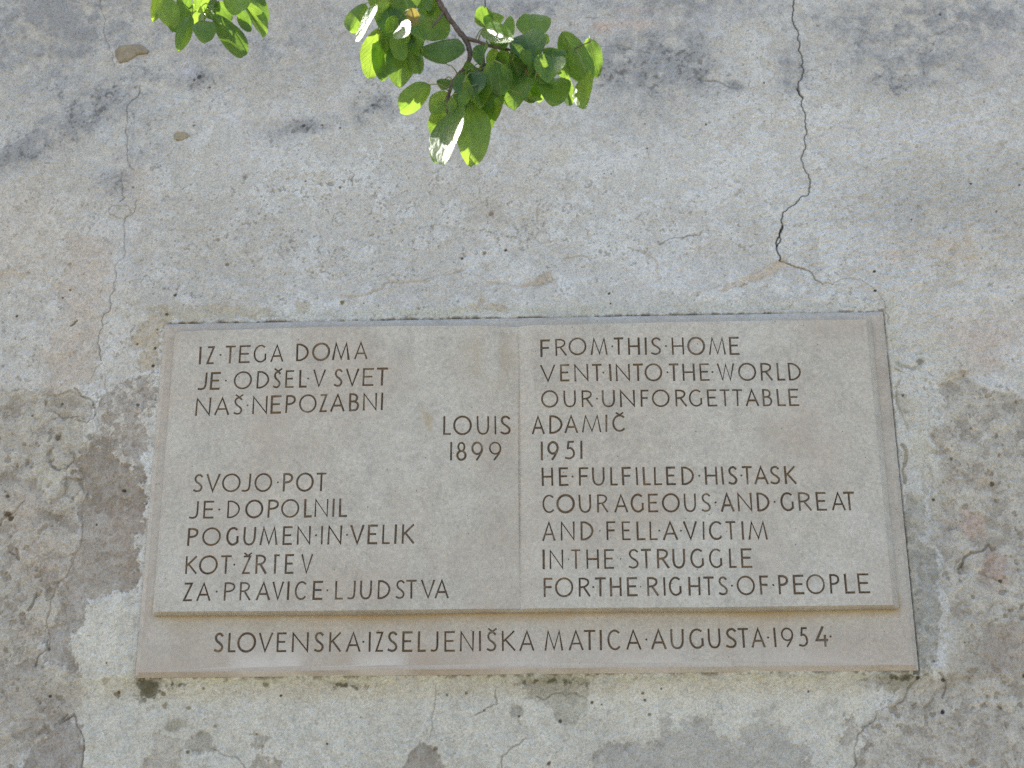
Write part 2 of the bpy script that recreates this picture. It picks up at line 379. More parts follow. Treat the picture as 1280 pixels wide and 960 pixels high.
# tan fissures above the plaque
TAN = (170, 157, 136)
patch([(975, 324), (992, 333), (972, 340), (948, 352), (930, 362), (905, 366), (925, 350), (955, 336)], (186, 170, 146), 3, 0.7, 0.85)
patch([(663, 354), (680, 342), (692, 340), (694, 352), (670, 360), (652, 363)], TAN, 2.5, 0.8, 0.85)
patch([(590, 386), (625, 384), (634, 393), (575, 394)], (176, 160, 134), 3, 0.5, 0.85)
patch([(372, 380), (388, 380), (392, 390), (375, 396)], (176, 162, 130), 3, 0.4, 0.7)
patch([(-30, 338), (20, 338), (33, 341), (20, 347), (-30, 344)], (182, 164, 140), 2, 0.5, 0.5, 2, 0.1)

def pline(pts, rnd=0.0, sub=2, seed=0):
    P = [np.array(uv(*p)) for p in pts]; rg = np.random.RandomState(seed)
    for _ in range(sub):
        Q = [P[0]]
        for a, b in zip(P, P[1:]):
            e = b-a; L = np.hypot(*e); nrm = np.array([-e[1], e[0]])/max(L, 1e-6)
            Q += [(a+b)/2+nrm*rg.uniform(-1, 1)*rnd*L*0.22, b]
        P = Q
    return P
def line(pts, w, depth, c, k=1.0, rnd=0.7, sub=2, seed=0, wvar=0.7, soft=0.9, lift=0.0):
    P = pline(pts, rnd, sub, seed)
    for i, (a, b) in enumerate(zip(P, P[1:])):
        pad = w+5+2*lift
        sl = window(min(a[0], b[0])-pad, max(a[0], b[0])+pad, min(a[1], b[1])-pad, max(a[1], b[1])+pad)
        u, v = U[sl], V[sl]
        if u.size == 0: continue
        e = b-a; L = max(e@e, 1e-9); t = np.clip(((u-a[0])*e[0]+(v-a[1])*e[1])/L, 0, 1)
        d = np.sqrt((u-a[0]-t*e[0])**2+(v-a[1]-t*e[1])**2)
        ww = w*(1+wvar*np.clip(n_14[sl]+0.3*n_5b[sl], -1, 1))
        m = 1-sstep(ww*0.5-soft*0.5, ww*0.5+soft, d)
        CR[sl] = np.maximum(CR[sl], m); 
    return
def stroke(pts, w, depth, c, k=1.0, **kw):
    global CR
    if w > 1.2 and depth > 1.2 and k < 0.9: w *= 0.72; k *= 0.72; depth *= 0.8
    CR = np.zeros(U.shape, np.float32)
    line(pts, w, depth, c, k, **kw)
    ii = np.nonzero(CR.max(1))[0]; jj = np.nonzero(CR.max(0))[0]
    if len(ii) == 0: return
    sl = (slice(ii[0], ii[-1]+1), slice(jj[0], jj[-1]+1))
    mix(sl, CR[sl]*k, tone(c)); H[sl] -= depth*CR[sl]
for pts, w in [([(440, 374), (461, 371), (478, 364), (487, 354), (501, 357), (530, 354), (548, 346), (580, 340)], 3.0),
               ([(594, 346), (609, 355), (634, 357), (648, 361), (664, 356)], 4.0),
               ([(699, 324), (720, 321), (746, 323)], 3.0),
               ([(785, 310), (803, 316), (817, 323), (821, 348), (828, 359)], 3.5),
               ([(428, 372), (440, 374)], 2.5)]:
    stroke(pts, w*0.8, 0.6, TAN, 0.62, seed=int(w*10)+len(pts), wvar=0.8)
DK = (52, 48, 42)
main_crack = [(993, -14), (991, 8), (991, 19), (996, 37), (998, 62), (1001.6, 81), (1002, 98), (997.5, 112), (1004, 121), (1007, 142), (1009, 165), (1008, 181), (1001.7, 196), (1006, 210), (1011, 217), (1013, 233), (1010, 244), (996, 252), (979, 265), (978, 283), (974, 292), (976, 300), (971, 308), (974, 327)]
sl, b = blob(1000, 115, 22, 40); mix(sl, 0.35*b*sstep(-0.2, 0.5, n_14[sl]+n_5b[sl]*.5), tone((110, 112, 114)))
stroke(main_crack, 1.15, 3.0, (58, 54, 49), 0.95, rnd=0.8, sub=3, seed=3, wvar=0.4)
stroke([(971, 308), (974, 296), (978, 283)], 1.7, 4.0, (50, 46, 40), 0.9, seed=4)
stroke([(997, 111), (1004, 121)], 2.0, 4.0, (56, 52, 46), 0.9, seed=5)
stroke([(974, 327), (983, 331), (1004, 337.5), (1014.6, 344), (1027, 358)], 1.2, 2.0, (112, 103, 84), 0.85, seed=6)
stroke([(1027, 358), (1050, 352), (1075, 352), (1092, 366), (1100, 378)], 0.9, 1.0, (150, 140, 118), 0.6, seed=7)
stroke([(1101, 378), (1104, 392), (1108, 410)], 1.5, 2.0, (96, 88, 70), 0.8, seed=8)
LC = (108, 100, 88)
stroke([(132, -14), (132, 25), (130, 42), (135, 54), (142, 70), (143, 82)], 1.3, 1.8, LC, 0.8, seed=9)
stroke([(175, 104), (171, 121), (158, 138), (157, 158), (158, 183), (159, 200), (168, 213)], 1.1, 1.5, (112, 106, 96), 0.75, seed=10)
stroke([(152, 215), (154, 233), (156, 247), (150, 252)], 1.8, 2.0, (92, 86, 76), 0.8, seed=11)
stroke([(171, 250), (169, 262), (156, 275), (157, 292), (155, 325), (146, 354), (139, 375), (139, 390), (128, 402), (124, 420), (126, 438), (128, 452)], 1.05, 1.8, (108, 101, 90), 0.75, rnd=0.8, sub=3, seed=12)
stroke([(136, 263), (141, 257), (158, 256), (164, 264), (158, 271), (148, 273), (138, 268), (136, 263)], 1.6, 1.6, (116, 106, 88), 0.7, seed=13)
for pts in ([(53, 494), (72, 492), (94, 485), (103, 496), (117, 502), (118, 524), (109, 530), (100, 527), (75, 524), (58, 515)], [(73, 546), (87, 558), (94, 571), (89, 583), (75, 588), (64, 583), (59, 570)], [(83, 596), (103, 599), (105, 611), (92, 622), (78, 620)]):
    patch(pts, (166, 160, 147), 4, 1.4, 0.7, 0.8, 0.9)
stroke([(94, 486), (103, 496), (117, 502), (118, 524), (109, 530), (98, 526)], 1.8, 1.6, (98, 88, 74), 0.8, seed=14, wvar=1.2)
stroke([(92, 568), (92, 578), (84, 587), (74, 588), (64, 583)], 2.4, 2.2, (92, 80, 64), 0.85, seed=15, wvar=1.2)
stroke([(110, 480), (120, 462), (128, 455), (140, 462), (136, 505), (133, 530)], 1.0, 1.0, (150, 142, 126), 0.6, seed=17)
stroke([(103, 640), (104, 662), (91, 707), (84, 722), (70, 735), (64, 760), (61, 790), (62, 812)], 1.4, 1.0, (120, 108, 92), 0.55, seed=19)
stroke([(45, 740), (40, 758), (36, 762)], 3.2, 3.0, (96, 84, 66), 0.85, seed=20)
stroke([(60, 800), (62, 812), (46, 822), (44, 832)], 3.0, 3.0, (90, 80, 64), 0.8, seed=21)
stroke([(84, 893), (74, 905), (92, 893), (100, 912), (104, 940), (106, 972)], 2.2, 2.4, (84, 78, 68), 0.85, seed=22)
stroke([(0, 656), (18, 640), (32, 625)], 2.4, 2.4, (92, 82, 66), 0.7, seed=24)
stroke([(12, 690), (24, 700), (20, 686)], 3.2, 3.0, (94, 82, 64), 0.8, seed=25)
stroke([(1146, 846), (1134, 867), (1129, 876), (1108, 884), (1094, 890), (1093, 900), (1071, 924), (1069, 945), (1066, 975)], 1.7, 2.4, (100, 93, 80), 0.8, rnd=0.9, sub=3, seed=26, wvar=1.2)
stroke([(825, 306), (834, 301.5), (855, 297.5), (875, 295), (878, 289)], 0.9, 1.4, (110, 103, 92), 0.7, seed=27, wvar=1.3)
stroke([(670, 871), (679, 875), (695, 867), (720, 867), (732, 873)], 1.1, 1.6, (110, 102, 88), 0.8, seed=28)
stroke([(657, 923), (645, 932), (628, 945), (625, 975)], 1.8, 2.0, (110, 98, 80), 0.75, seed=30)
stroke([(268, 937), (285, 945), (300, 951), (308, 962)], 1.6, 2.0, (104, 96, 82), 0.75, seed=31)
stroke([(541, 852), (543, 880), (541, 905), (536, 925)], 0.8, 0.8, (140, 134, 118), 0.6, seed=32)
stroke([(620, 862), (621, 880), (606, 888), (594, 894)], 0.9, 1.0, (112, 104, 88), 0.7, seed=33)
stroke([(1196, 712), (1205, 697), (1222, 690), (1236, 680), (1240, 688)], 3.2, 3.0, (92, 82, 64), 0.85, seed=34)
stroke([(1224, 716), (1238, 722), (1250, 726)], 3.0, 2.6, (94, 84, 66), 0.8, seed=35)
stroke([(1172, 842), (1182, 852), (1178, 872)], 3.4, 2.6, (96, 88, 74), 0.75, seed=39)
stroke([(1158, 905), (1156, 885), (1166, 872)], 4.0, 2.0, (128, 120, 106), 0.7, seed=40)
stroke([(1118, 458), (1128, 462), (1146, 462), (1150, 456)], 4.5, 1.0, (140, 138, 128), 0.75, seed=41, wvar=0.5)
stroke([(1116, 466), (1128, 470)], 1.2, 1.2, (100, 94, 82), 0.8, seed=42)
stroke([(1122, 480), (1125, 520), (1132, 540)], 2.5, 1.0, (132, 128, 112), 0.6, seed=43, wvar=1.0)
stroke([(1127, 560), (1130, 580), (1128, 605)], 4.0, 1.2, (124, 110, 90), 0.75, seed=44, wvar=1.0)
stroke([(1150, 600), (1156, 580), (1166, 600), (1164, 628)], 2.6, 1.4, (134, 126, 108), 0.6, seed=45, wvar=1.0)
stroke([(720, 62), (768, 57), (800, 62), (812, 66)], 1.6, 1.2, (118, 118, 118), 0.55, seed=46)
stroke([(733, 22), (750, 21)], 0.9, 1.0, (96, 92, 88), 0.7, seed=47)
stroke([(868, 94), (880, 100), (905, 105), (922, 110)], 2.2, 1.2, (104, 106, 108), 0.7, seed=48, wvar=0.9)
stroke([(90, 408), (97, 402)], 2.0, 2.0, (108, 98, 82), 0.9, seed=49)
stroke([(415, 278), (417, 268), (425, 264), (432, 268)], 1.2, 1.2, (140, 134, 124), 0.6, seed=50)
stroke([(437, 213), (443, 219), (440, 232)], 1.2, 1.2, (120, 112, 98), 0.7, seed=51)
stroke([(520, 172), (525, 168), (532, 168)], 0.8, 0.8, (140, 134, 124), 0.6, seed=52)
stroke([(676, 246), (671, 262), (672, 280)], 1.2, 1.0, (158, 148, 132), 0.5, seed=53)

# blue-grey mildew veils and black specks of it, upper part
veil = np.zeros(U.shape, np.float32); spk = np.zeros(U.shape, np.float32)
for (cx, cy, rx, ry, an, a, s) in [(40, 60, 150, 110, 0, .45, .1), (100, 20, 180, 50, 0, .45, 0), (20, 195, 70, 22, 20, .85, .5), (95, 150, 60, 38, 25, .6, .65),
        (140, 118, 50, 22, 30, .55, .55), (0, 42, 22, 14, 0, .6, .3), (250, 98, 22, 14, -10, .75, .9), (225, 100, 34, 12, 0, .4, .3), (300, 60, 130, 60, 0, .35, 0), (350, 165, 40, 18, 10, .5, .55), (385, 158, 28, 10, 8, .55, .8),
        (455, 140, 38, 20, 12, .55, .55), (480, 130, 22, 14, 0, .5, .5), (180, 165, 50, 60, 0, .35, .2), (145, 232, 22, 14, -40, .45, .35), (148, 222, 30, 30, 0, .3, .3), (560, 60, 200, 90, 0, .30, 0), (880, 10, 90, 22, 0, .60, .1), (840, 60, 60, 60, 40, .5, .25),
        (800, 95, 90, 40, -12, .6, .5), (850, 70, 40, 30, 30, .4, .5), (740, 90, 50, 30, 0, .35, .4), (770, 60, 50, 24, 0, .45, .2), (870, 92, 26, 16, -20, .6, .6), (918, 108, 16, 8, -10, .7, .6), (985, 80, 20, 44, 0, .45, .3), (800, 150, 80, 35, 0, .32, .3), (1115, 100, 50, 22, 0, .55, .6), (1105, 117, 20, 7, 0, .6, .8),
        (1175, 18, 120, 26, 0, .60, .15), (1120, 50, 130, 60, 0, .5, .15), (1185, 60, 80, 50, 0, .4, .3), (1260, 60, 60, 50, 0, .35, .2), (1265, 210, 40, 30, 0, .25, 0), (1150, 240, 110, 50, 0, .22, 0), (1175, 270, 90, 30, 0, .2, .0),
        (620, 8, 300, 22, 0, .35, 0), (60, 580, 70, 80, 0, .0, .2), (190, 858, 14, 10, 0, .2, 1.6), (178, 852, 8, 8, 0, 0.2, 1.4), (640, 60, 120, 60, 0, .2, .1), (1160, 700, 20, 60, 0, .25, .2), (1110, 852, 40, 8, 0, .3, .5), (690, 858, 40, 10, 0, .25, .3)]:
    sl, b = blob(cx, cy, rx, ry, an); veil[sl] = 1-(1-veil[sl])*(1-min(a*1.3, .95)*b); spk[sl] += s*b
veil = np.clip(veil*(0.95+0.75*n_25+0.6*n_14+0.35*n_5b+0.3*n_mid), 0, 0.92)
mix(ALL, veil*0.80, tone((130, 133, 137)))
sp = sstep(0.50, 0.95, n_4*0.45+n_5b*0.5+0.35*n_14+0.55*spk-0.10)*np.clip(spk*1.6, 0, 1)
mix(ALL, sp*0.6, tone((92, 93, 92))); H -= 0.5*sp
for (cx, cy, rx, ry, an, a, c) in [(830, 880, 120, 18, 0, .45, (206, 204, 190)), (960, 900, 60, 16, 0, .4, (204, 202, 188)), (1040, 880, 60, 14, 0, .35, (204, 202, 188)), (230, 870, 60, 20, 0, .3, (202, 202, 190)), (140, 800, 30, 40, 0, .4, (204, 203, 192)), (900, 200, 260, 80, 0, .25, (206, 208, 206)), (290, 150, 22, 26, 20, .65, (196, 199, 202)), (320, 190, 40, 40, 0, .4, (194, 196, 196)), (1150, 162, 110, 18, 3, .62, (196, 197, 197)), (1250, 175, 40, 16, 0, .5, (196, 196, 192)), (1250, 70, 40, 30, 0, .4, (196, 194, 192)),
        (235, 90, 14, 10, 0, .6, (190, 194, 204)), (420, 130, 10, 12, 0, .55, (200, 200, 200)), (350, 140, 18, 14, 0, .45, (198, 198, 196)), (750, 200, 22, 14, 0, .4, (200, 203, 206)), (850, 340, 60, 24, 0, .5, (202, 203, 200)),
        (640, 345, 26, 14, 0, .5, (204, 204, 199)), (700, 395, 60, 8, 0, .4, (176, 178, 164)), (900, 20, 30, 16, 0, .4, (190, 192, 198)), (160, 285, 40, 14, 0, .4, (198, 198, 196)), (150, 330, 12, 60, -12, .45, (196, 198, 198)), (1240, 405, 120, 30, 0, .35, (194, 190, 184)), (1150, 385, 60, 30, 0, .4, (198, 198, 194)), (1155, 440, 40, 40, 0, .5, (196, 196, 184)), (1150, 560, 22, 60, 0, .6, (186, 184, 168))]:
    sl, b = blob(cx, cy, rx, ry, an); mix(sl, np.clip(a*b*(1+0.6*n_14[sl]+0.3*n_5b[sl]), 0, 1), tone(c))
# warm stains
for (cx, cy, rx, ry, an, a, c) in [(795, 30, 34, 9, 0, .36, (190, 160, 142)), (755, 32, 14, 8, 0, .5, (196, 164, 140)), (790, 12, 22, 4, 0, .35, (192, 166, 148)), (1195, 318, 34, 16, -30, .45, (186, 166, 136)), (1210, 295, 6, 20, 0, .45, (186, 164, 134)), (1150, 310, 50, 20, 0, .25, (186, 170, 150)), (1120, 322, 14, 9, 0, .3, (194, 164, 146)),
        (700, 195, 14, 14, 0, .4, (176, 168, 140)), (1215, 420, 50, 28, 0, .35, (184, 166, 150)), (1240, 430, 60, 22, 30, .35, (182, 164, 148)), (1235, 456, 16, 10, 0, .4, (182, 156, 140)), (1195, 468, 24, 4, 8, .5, (180, 164, 134)), (400, 850, 260, 7, 0, .5, (186, 176, 124)), (900, 848, 220, 6, 0, .42, (182, 174, 128)),
        (1112, 390, 10, 30, 0, .35, (176, 172, 142)), (1112, 440, 10, 40, 0, .35, (176, 174, 148)), (650, 392, 460, 7, 0, .35, (172, 172, 146)), (170, 218, 24, 20, 0, .4, (188, 176, 160)), (178, 250, 20, 16, 0, .4, (190, 174, 152)), (400, 222, 14, 8, 0, .35, (170, 160, 128)),
        (60, 310, 70, 50, 0, .25, (186, 176, 160)), (1180, 240, 100, 50, 0, .3, (170, 168, 156)), (1270, 300, 40, 60, 0, .35, (170, 164, 152)), (60, 700, 40, 40, 0, .3, (178, 158, 138)), (20, 640, 30, 30, 0, .3, (176, 158, 140)), (170, 830, 6, 20, 0, .3, (176, 174, 150)),
        (35, 790, 18, 10, 0, .4, (170, 152, 132)), (1240, 720, 18, 20, 0, .35, (176, 152, 140)), (1228, 600, 16, 12, 0, .4, (164, 144, 122)), (1185, 600, 10, 14, 0, .5, (140, 122, 100)), (1240, 820, 40, 40, 0, .3, (160, 150, 138)), (1200, 940, 60, 40, 0, .3, (172, 162, 150)), (30, 870, 60, 40, 0, .35, (150, 140, 128))]:
    sl, b = blob(cx, cy, rx, ry, an); mix(sl, np.clip(a*0.8*b*(1+0.7*n_25[sl]+0.4*n_5b[sl]), 0, 1), tone(c))
# drill holes, pits and knocks
for (cx, cy, r, dep, c) in [(1092, 342, 2.2, 5, DK), (1092, 367, 2.3, 5, DK), (1178, 890, 3.0, 6, (30, 27, 24)), (1010, 865, 1.7, 4, DK), (352, 870, 1.9, 5, (30, 28, 24)), (409, 930, 1.4, 3, DK), (157, 615, 2.8, 5, (60, 52, 42)), (174, 433, 2.0, 4, (74, 64, 52)),
        (197, 439, 2.4, 4, (74, 64, 50)), (194, 461, 2.6, 4, (64, 50, 40)), (200, 416, 2.2, 3, (96, 88, 70)), (211, 397, 2.4, 3, (84, 80, 62)), (10, 643, 6, 5, (88, 74, 56)), (14, 648, 4, 4, (84, 72, 56)), (429, 381, 3.2, 3, (112, 104, 70)), (456, 383, 1.6, 3, (84, 80, 60)), (72, 547, 4.0, 4, (112, 100, 84)), (136, 830, 1.6, 3, DK), (221, 372, 2.6, 4, (70, 64, 54)), (21, 395, 2.2, 4, (74, 66, 52)),
        (88, 363, 2.0, 3, (110, 100, 80)), (88, 331, 3.2, 2, (150, 140, 120)), (79, 373, 1.8, 3, (80, 72, 60)), (761, 370, 2.2, 5, (46, 42, 38)), (763, 383, 1.4, 4, DK), (632, 314, 2.6, 4, (84, 64, 52)), (578, 324, 2.4, 3, (70, 66, 58)), (606, 318, 3, 2, (140, 128, 112)), (614, 268, 4.0, 2.5, (128, 120, 108)), (285, 332, 2.8, 3, (140, 120, 96)), (273, 301, 3.2, 2, (148, 138, 120)),
        (306, 221, 3.0, 1.5, (128, 126, 118)), (425, 234, 2.0, 2.5, (104, 98, 84)), (382, 226, 2.6, 2, (110, 104, 90)), (403, 246, 1.4, 2, (96, 90, 80)), (166, 234, 2.2, 2, (120, 108, 90)), (222, 170, 6, 2, (156, 146, 116)), (232, 169, 4, 2, (150, 140, 112)), (242, 157, 2.6, 2, (110, 108, 104)), (250, 96, 3.4, 2.5, (78, 80, 82)), (262, 109, 2.2, 3, (74, 76, 76)), (243, 100, 2.4, 2, (88, 88, 88)),
        (380, 157, 2.6, 3, (78, 80, 80)), (403, 156, 1.8, 3, (70, 72, 72)), (425, 160, 2.0, 3, (78, 80, 80)), (466, 131, 2.0, 3, (86, 88, 88)), (450, 115, 1.3, 2, (78, 78, 78)), (36, 342, 3, 1.5, (160, 148, 130)), (806, 154, 2.0, 2, (96, 96, 94)), (883, 155, 1.7, 2, (96, 94, 90)), (764, 217, 1.2, 2, DK), (755, 217, 1.2, 2, DK), (809, 185, 1.6, 2, (100, 96, 90)), (955, 103, 2.0, 3, (80, 82, 84)), (833, 223, 1.4, 2, (96, 92, 84)),
        (876, 86, 2, 1.5, (108, 110, 112)), (875, 77, 4, 2, (128, 130, 132)), (1213, 230, 1.6, 3, (70, 66, 60)), (1274, 232, 1.8, 3, (84, 80, 74)), (1139, 275, 1.6, 3, (92, 88, 78)), (1245, 265, 1.4, 3, (84, 80, 72)), (1175, 18, 2.4, 2.5, (84, 88, 94)), (1265, 377, 1.5, 3, (90, 84, 74)), (1058, 313, 1.2, 3, (90, 86, 80)), (1280, 845, 3, 3, (80, 74, 64)), (1251, 885, 2.6, 2.5, (112, 106, 92)), (1146, 848, 2.6, 3.5, (58, 52, 42)), (1178, 851, 3, 3, (76, 68, 56)),
        (740, 878, 1.8, 3, (84, 78, 66)), (752, 881, 1.4, 2, (96, 88, 74)), (803, 867, 3, 2.5, (104, 96, 80)), (806, 876, 2, 2.5, (100, 92, 76)), (826, 862, 1.4, 2, (92, 86, 72)), (812, 893, 2.4, 2, (124, 116, 98)), (649, 895, 1.8, 3, (92, 86, 70)), (700, 902, 2.6, 3.5, (78, 72, 60)), (583, 867, 2, 2.5, (110, 102, 84)), (605, 888, 2, 2.5, (104, 96, 78)), (545, 936, 3, 2.5, (120, 106, 90)), (686, 955, 3.2, 3, (104, 84, 64)), (1126, 498, 2.4, 2, (110, 104, 88)), (1165, 828, 1.4, 2, (96, 88, 76)), (1204, 804, 1.4, 2, (96, 88, 76)),
        (1165, 627, 2.2, 3, (84, 76, 60)), (1148, 455, 4.5, 1.5, (138, 136, 126)), (1270, 502, 2.2, 2, (120, 112, 96)), (1213, 536, 2, 2.5, (110, 98, 80)), (1240, 605, 3.5, 3, (96, 84, 66)), (1188, 575, 3, 2.5, (110, 92, 70)), (1250, 727, 2.6, 3, (84, 76, 54)), (62, 870, 2, 3, (72, 66, 56)), (30, 555, 3, 2, (140, 130, 112)), (9, 620, 2.4, 3, (96, 84, 66)), (41, 520, 2, 2.5, (110, 102, 88)), (78, 505, 2, 2.5, (100, 92, 78)), (164, 598, 2, 1.5, (150, 142, 126)), (175, 509, 2.4, 2.5, (96, 88, 76)), (122, 657, 1.6, 2.5, (80, 72, 60)), (147, 869, 4, 2.2, (130, 124, 106)), (134, 853, 5, 1.8, (160, 154, 134)), (150, 866, 2.4, 3, (100, 94, 78)),
        (256, 862, 2, 1.6, (130, 122, 100)), (334, 858, 4, 2, (128, 122, 100)), (447, 862, 2.6, 2, (122, 116, 96)), (321, 918, 1.6, 2, (120, 112, 96)), (269, 908, 2.6, 1.6, (150, 144, 128)), (235, 940, 3, 2, (112, 102, 82)), (205, 868, 3, 1.8, (128, 120, 100)), (206, 882, 4, 1.6, (146, 138, 116)), (236, 885, 3.5, 1.6, (150, 140, 118)), (451, 897, 1.6, 1.5, (130, 122, 100)), (559, 869, 1.6, 1.5, (110, 104, 84))]:
    a = uv(cx, cy); pad = r*2+4; sl = window(a[0]-pad, a[0]+pad, a[1]-pad, a[1]+pad)
    d = np.hypot(U[sl]-a[0], (V[sl]-a[1])*1.05)+n_4[sl]*r*0.3
    mk = 1-sstep(r*0.6, r*1.15, d); mix(sl, mk*0.95, tone(c)); H[sl] -= min(dep*0.35, 1.3)*mk
# sound circles left by old fixings
for (cx, cy, r) in [(678, 297, 9), (306, 221, 4)]:
    a = uv(cx, cy); sl = window(a[0]-20, a[0]+20, a[1]-20, a[1]+20); d = np.hypot(U[sl]-a[0], V[sl]-a[1])+n_4[sl]
    rg = np.exp(-((d-r)/1.1)**2); mix(sl, 0.45*rg, tone((140, 132, 116))); H[sl] -= 0.6*rg
# plaster meets the slab: dark open joint on top and right, dirt beneath
hx, hz = PW/2/PXU, PH/2/PXU
du = np.abs(U)-hx; dv = V-hz; dvb = -V-hz
inx = sstep(4, -2, du)
n_j = fbm(U, V*0.3, 9, 201, 3, 0.6)
n_9j = fbm(U, V, 6, 205, 2)
topj = inx*(1-sstep(0.3, np.maximum(2.3+2.6*n_j+1.6*n_9j, 0.9), dv-1.0))*(dv > -6); 
seg = np.clip(sstep(-0.5, 0.5, fbm(U, V*0.02, 60, 211, 4, 0.7)+0.15+0.3*n_9j)*(0.6+0.4*sstep(-0.5, 0.4, n_9j+n_j)), 0, 1)
mix(ALL, topj*seg*0.88, tone((54, 52, 46))); H -= 2.0*topj*seg
mix(ALL, topj*(1-seg)*0.4, tone((150, 148, 134)))
rj = (1-sstep(0.3, np.maximum(1.7+0.9*n_9j, 0.8), U-hx-0.8))*(np.abs(V) < hz+4)*(U > hx-6); mix(ALL, rj*0.6*sstep(-0.6, 0.2, n_14+0.2), tone((62, 58, 54))); H -= 3*rj
lj = (1-sstep(0.5, np.maximum(2.4+1.5*n_9j, 0.9), -U-hx))*(np.abs(V) < hz+2)*(U < -hx+6); mix(ALL, lj*0.35, tone((150, 146, 128)))
bj = inx*(1-sstep(0.5, np.maximum(7+5*n_j, 1.5), dvb))*(dvb > -14)*sstep(-0.2, 0.8, fbm(U, V*0.5, 26, 221, 3)+0.9*n_5b+0.7*n_9j-0.1); mix(ALL, bj*0.6, tone((96, 90, 68))); H -= 0.6*bj
for (cx, cy, rx, ry, s) in [(186, 862, 13, 12, 1.5), (430, 857, 16, 4, .75), (220, 858, 12, 4, .5), (1125, 848, 22, 4, .55), (690, 852, 40, 5, .35)]:
    sl, b = blob(cx, cy, rx, ry); q_ = np.clip(b*s*1.3+0.55*n_4[sl]+0.45*n_5b[sl]-0.35, 0, 1); mix(sl, np.clip(q_*1.8, 0, 0.92)*b**0.3, tone((66, 62, 46))); mix(sl, 0.35*b, tone((128, 124, 96)))
side = np.maximum(du, dv); side = np.clip(side, 0, 400)
fill = np.exp(-(np.clip(side-3, 0, 400)/75.0)**1.5)*sstep(30, -6, dvb)
H += 18.0*fill*(1+0.04*n_14) - 1.5*topj*seg - 1.5*rj

# fade detail of the face outside the worked area is natural: same recipe goes on
print('wall fields', time.time()-T0)
COL = np.clip(COL, 0.012, 0.85)
nz, nx = U.shape
Y = YW - H*0.001*np.clip(1.0, 0, 1)
verts = np.stack([GX, Y, GZ], -1).reshape(-1, 3)
ix = np.arange(nx-1); iz = np.arange(nz-1)
IX, IZ = np.meshgrid(ix, iz)
keep = ~((np.maximum(np.abs(XS[:-1]), np.abs(XS[1:]))[None, :] < PW/2-0.004) & (np.maximum(np.abs(ZS[:-1]-ZC), np.abs(ZS[1:]-ZC))[:, None] < PH/2-0.004))
a = (IZ*nx+IX)[keep]
quads = np.stack([a, a+1, a+nx+1, a+nx], -1)
used = np.zeros(len(verts), bool); used[quads.ravel()] = True
remap = np.cumsum(used)-1
me = mesh_np('plastered_wall', verts[used], quads=remap[quads], smooth=True)
ca = me.color_attributes.new('pigment', 'FLOAT_COLOR', 'POINT')
cc = np.ones((int(used.sum()), 4), np.float32); cc[:, :3] = COL.reshape(-1, 3)[used]
ca.data.foreach_set('color', cc.ravel())
me.materials.append(M_PL)
wall = bpy.data.objects.new('plastered_wall', None); C.objects.link(wall); wall.location = (0, 0, 0)
tag(wall, 'tall old wall of cracked, stained and flaking pale lime plaster behind the stone plaque', 'wall')
face = link('plaster', me, wall)
def box(x0, x1, y0, y1, z0, z1):
    v = [(x, y, z) for x in (x0, x1) for y in (y0, y1) for z in (z0, z1)]
    q = [(0, 1, 3, 2), (4, 6, 7, 5), (0, 4, 5, 1), (2, 3, 7, 6), (0, 2, 6, 4), (1, 5, 7, 3)]
    return v, q
v, q = box(-7.0, 7.0, 0.06, 0.55, 0.0, 4.14)
cm = mesh_np('masonry', v, quads=q); cm.materials.append(simple_mat('masonry_render', S(160, 152, 140), S(140, 132, 120), 5)); link('masonry', cm, wall)
v, q = box(-7.05, 7.05, -0.03, 0.60, 4.142, 4.20)
cm = mesh_np('coping', v, quads=q); cm.materials.append(simple_mat('coping_stone', S(150, 146, 138), S(126, 122, 114), 8)); link('coping', cm, wall)
# end faces between plaster sheet and masonry
for s in (-1, 1):
    v, q = box(min(s*6.9, s*7.0), max(s*6.9, s*7.0), 0.030, 0.0595, 0.0, 4.14)
    cm = mesh_np('render_edge', v, quads=q); cm.materials.append(cm.materials[0] if cm.materials else M_BOOK); link('render_edge', cm, wall)
del GX, GZ, U, V, COL, H, w1u, w1v, n_big, n_mid, n_25, n_9, n_4, n_5b, n_14, verts, quads, cc
# the bits of rubble stone that show through the plaster
def rubble(pts, thick, seed, c1, c2, label=None):
    rg = np.random.RandomState(seed)
    P = np.array([W(px, py, YW)[[0, 2]] for px, py in pts]); ctr = P.mean(0)
    vs = []; n = len(P)
    for f, y in ((1.08, YW+0.008), (1.0, YW-thick*0.55), (0.72, YW-thick)):
        for p in P:
            q = ctr+(p-ctr)*f*(1+rg.uniform(-.05, .05)); vs.append((q[0], y+rg.uniform(-.0006, .0006), q[1]))
    vs.append((ctr[0], YW-thick*1.05, ctr[1]))
    fs = []
    for r in range(2):
        for k in range(n):
            k2 = (k+1) % n; fs.append((r*n+k, r*n+k2, (r+1)*n+k2, (r+1)*n+k))
    for k in range(n): fs.append((2*n+k, 2*n+(k+1) % n, 3*n))
    m_ = bpy.data.meshes.new('stone'); m_.from_pydata(vs, [], fs); m_.update()
    m_.materials.append(simple_mat('rubble_stone', c1, c2, 60, 0.8, 0.5)); o = link('stone', m_, wall)
    if label: o['label'] = label
    return o
rubble([(144, 64), (150, 58), (163, 56), (178, 57), (186, 63), (184, 67), (172, 68), (160, 77), (150, 79), (145, 72)], 0.004, 2, S(150, 141, 120), S(124, 116, 100), 'tan rubble stone showing through the plaster below the left leaves')
rubble([(217, 170), (222, 165), (232, 166), (238, 170), (228, 175), (219, 175)], 0.002, 5, S(154, 146, 124), S(134, 126, 106), 'small ochre stone chip showing through the plaster')

